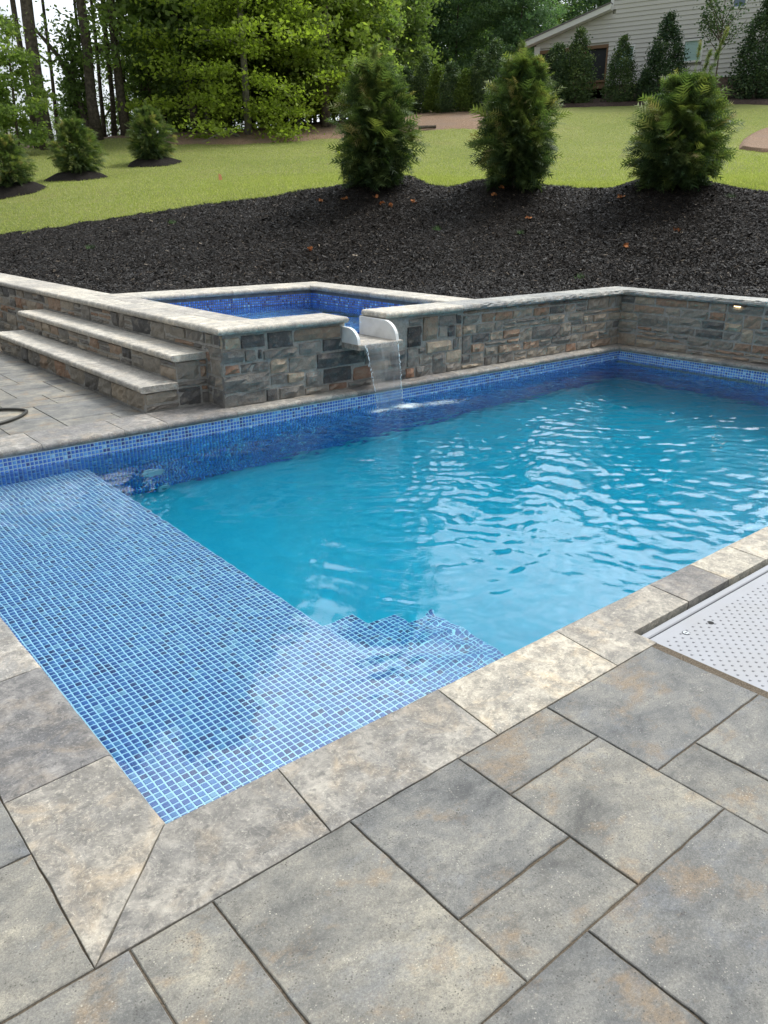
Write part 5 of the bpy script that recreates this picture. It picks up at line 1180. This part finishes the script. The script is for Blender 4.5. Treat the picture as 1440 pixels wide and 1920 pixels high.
part('roof', V, [(0,1,4),(3,5,2),(0,4,5,3),(1,2,5,4),(0,3,2,1)], M_ROOF, house)
for k, (a0, z0, a1, z1) in enumerate(wins):
    fw_ = .075; w_ = wpart('window', [(a0, z0, a0+fw_, z1, -.1, .06), (a1-fw_, z0, a1, z1, -.1, .06), (a0+fw_, z0, a1-fw_, z0+fw_, -.1, .055), (a0+fw_, z1-fw_, a1-fw_, z1, -.1, .055)], M_WHITE)
    def sub(name, q, m_): 
        o_ = wpart(name, q, m_, w_); return o_
    sub('pane', [(a0+fw_, z0+fw_, a1-fw_, z1-fw_, -.06, -.02)], M_DKGLASS if k == 2 else M_BLIND)
    if k < 2:
        sl_ = []; zz_ = z0+fw_+.02
        while zz_ < z1-fw_-.05: sl_.append((a0+fw_+.01, zz_, a1-fw_-.01, zz_+.03, -.02, -.012)); zz_ += .055
        tag(sub('blind_slats', sl_, M_BLIND), kind='stuff')
# grey roof of a neighbouring house beyond the crest, far left
r1 = ray(20, 262); 
nx_, ny_ = at(22, 62); nz = CZ+62*math.tan(math.asin(ray(22, 262).z))
nb = empty('neighbour_house', (nx_, ny_, nz-6), 'grey shingled roof of a house beyond the crest at the far left', 'house')
ra = Vector((R_.x, R_.y, 0)); rb = Vector((-ra.y, ra.x, 0)); O_ = Vector((nx_, ny_, nz))
V = [O_+ra*a_+rb*b_+Vector((0, 0, c_)) for a_, b_, c_ in [(-9, -4, -1.2), (3.0, -4, -1.2), (3.0, 4, -1.2), (-9, 4, -1.2), (-7, 0, 1.0), (-.2, 0, .9)]]
part('roof', V, [(0,1,5,4),(1,2,5),(2,3,4,5),(3,0,4),(0,3,2,1)], M_ROOF, nb)
V = [O_+ra*a_+rb*b_+Vector((0, 0, c_)) for c_ in (-7, -1.25) for a_, b_ in [(-8.6, -3.6), (2.6, -3.6), (2.6, 3.6), (-8.6, 3.6)]]
part('wall', V, [(0,3,2,1),(4,5,6,7),(0,1,5,4),(1,2,6,5),(2,3,7,6),(3,0,4,7)], M_SIDING, nb)

# ------------------------------------------------------------------ things lying on bed and lawn
def on_bed(u, v):
    best = None
    for d in np.arange(7.5, 16, .03):
        x, y = at(u, d, v); a_ = math.atan2(y-CY, x-CX); X_, Y_, Z_ = bed_at(np.array([a_]), np.array([d]))
        if proj(x, y, float(Z_[0]))[1] <= v: return x, y, float(Z_[0])
    return x, y, float(Z_[0])
LV = [(582, 473, 'lone orange-brown dead leaf clump low on the mulch left of centre'), (645, 377, 'dead leaf clump on the mulch below the left ridge arborvitae'), (704, 373, 'small orange leaf bit right under the left ridge arborvitae'), (715, 387, 'dead leaf clump on the mulch just below the left arborvitae mound'), (733, 390, 'paired dead leaf clump beside the one below the left mound'), (776, 384, 'orange dead leaf clump between the left and middle arborvitae'), (991, 414, 'orange dead leaf clump below the middle arborvitae'), (1268, 437, 'orange dead leaf clump below the right arborvitae'), (1174, 465, 'small dead leaf clump low on the mulch at right'), (940, 355, 'reddish leaf bit at the foot of the middle arborvitae'), (925, 368, 'orange leaf bit left below the middle arborvitae'), (600, 380, 'faint brown leaf clump at the left part of the ridge'), (1165, 374, 'tiny orange leaf on the mulch left of the right arborvitae')]
for i, (u, v, lab) in enumerate(LV):
    x, y, z = on_bed(u, v); rs = np.random.RandomState(i+5); V, F, s = leafcloud(rs, np.array([[0, 0, .02]]), np.array([.045]), 9, .06, .4)
    me = npmesh(V, F, M_DEAD); tag(link('dead_leaves', me, None, (x, y, z+.015)), lab, 'leaves', 'dead leaf clumps on the mulch')
WD = [(324, 420, 'green weed tuft near the upper left of the mulch'), (820, 433, 'green weed tuft in the middle of the mulch'), (975, 440, 'green weed tuft below the middle arborvitae'), (1088, 523, 'bright green weed tuft just above the wall corner'), (170, 467, 'faint weed tuft on the mulch at left'), (1370, 372, 'weed tuft beside the right arborvitae mound')]
for i, (u, v, lab) in enumerate(WD):
    x, y, z = on_bed(u, v); tri = []; rs = random.Random(i)
    V = []; Fc = []
    for k in range(46):
        a_ = rs.uniform(0, 6.28); r_ = rs.uniform(0, .07); bx_, by_ = r_*math.cos(a_), r_*math.sin(a_); hh = rs.uniform(.03, .085); l_ = rs.gauss(0, .03); l2 = rs.gauss(0, .03)
        kk = len(V); V += [(bx_-.004, by_, 0), (bx_+.004, by_+.002, 0), (bx_+l_, by_+l2, hh)]; Fc.append((kk, kk+1, kk+2))
    tag(link('weed', mesh(V, Fc, M_WEED), None, (x, y, z)), lab, 'weed', 'weeds sprouting in the mulch')
for u, v, cc, lab in ((633, 298, (.75, .85, .05), 'small yellow marker flag in the lawn beside the left ridge arborvitae'), (411, 350, (.8, .35, .2), 'small pink marker flag in the middle of the left lawn')):
    x, y, z, d = find(u, v, 15.5, 50); o = empty('marker_flag', (x, y, z), lab, 'flag', 'utility marker flags')
    v_, f_ = tube([(x, y, z-.05), (x+.01, y, z+.2)], [.003, .002], 5); part('wire', v_, f_, M_STEEL, o)
    rr_ = R_; q = Vector((x, y, z+.12)); V = [q, q+R_*.075+Vector((0, 0, .01)), q+R_*.06+Vector((0, 0, .11)), q+Vector((0, 0, .13))]
    V += [p+F_*.002 for p in V]; part('flag', V, [(0,1,2,3),(7,6,5,4),(0,4,5,1),(1,5,6,2),(2,6,7,3),(3,7,4,0)], plain('flag_plastic', cc, .5), o)
x, y, z, d = find(801, 245, 20, 50); a_ = .32
v_, f_ = tube([(x-R_.x*a_, y-R_.y*a_, z+.09), (x+R_.x*a_, y+R_.y*a_, z+.12)], [.06, .05], 7); tag(part('log', v_, f_, M_BARK, None), 'short dark log lying on the pine straw beyond the lawn', 'log')
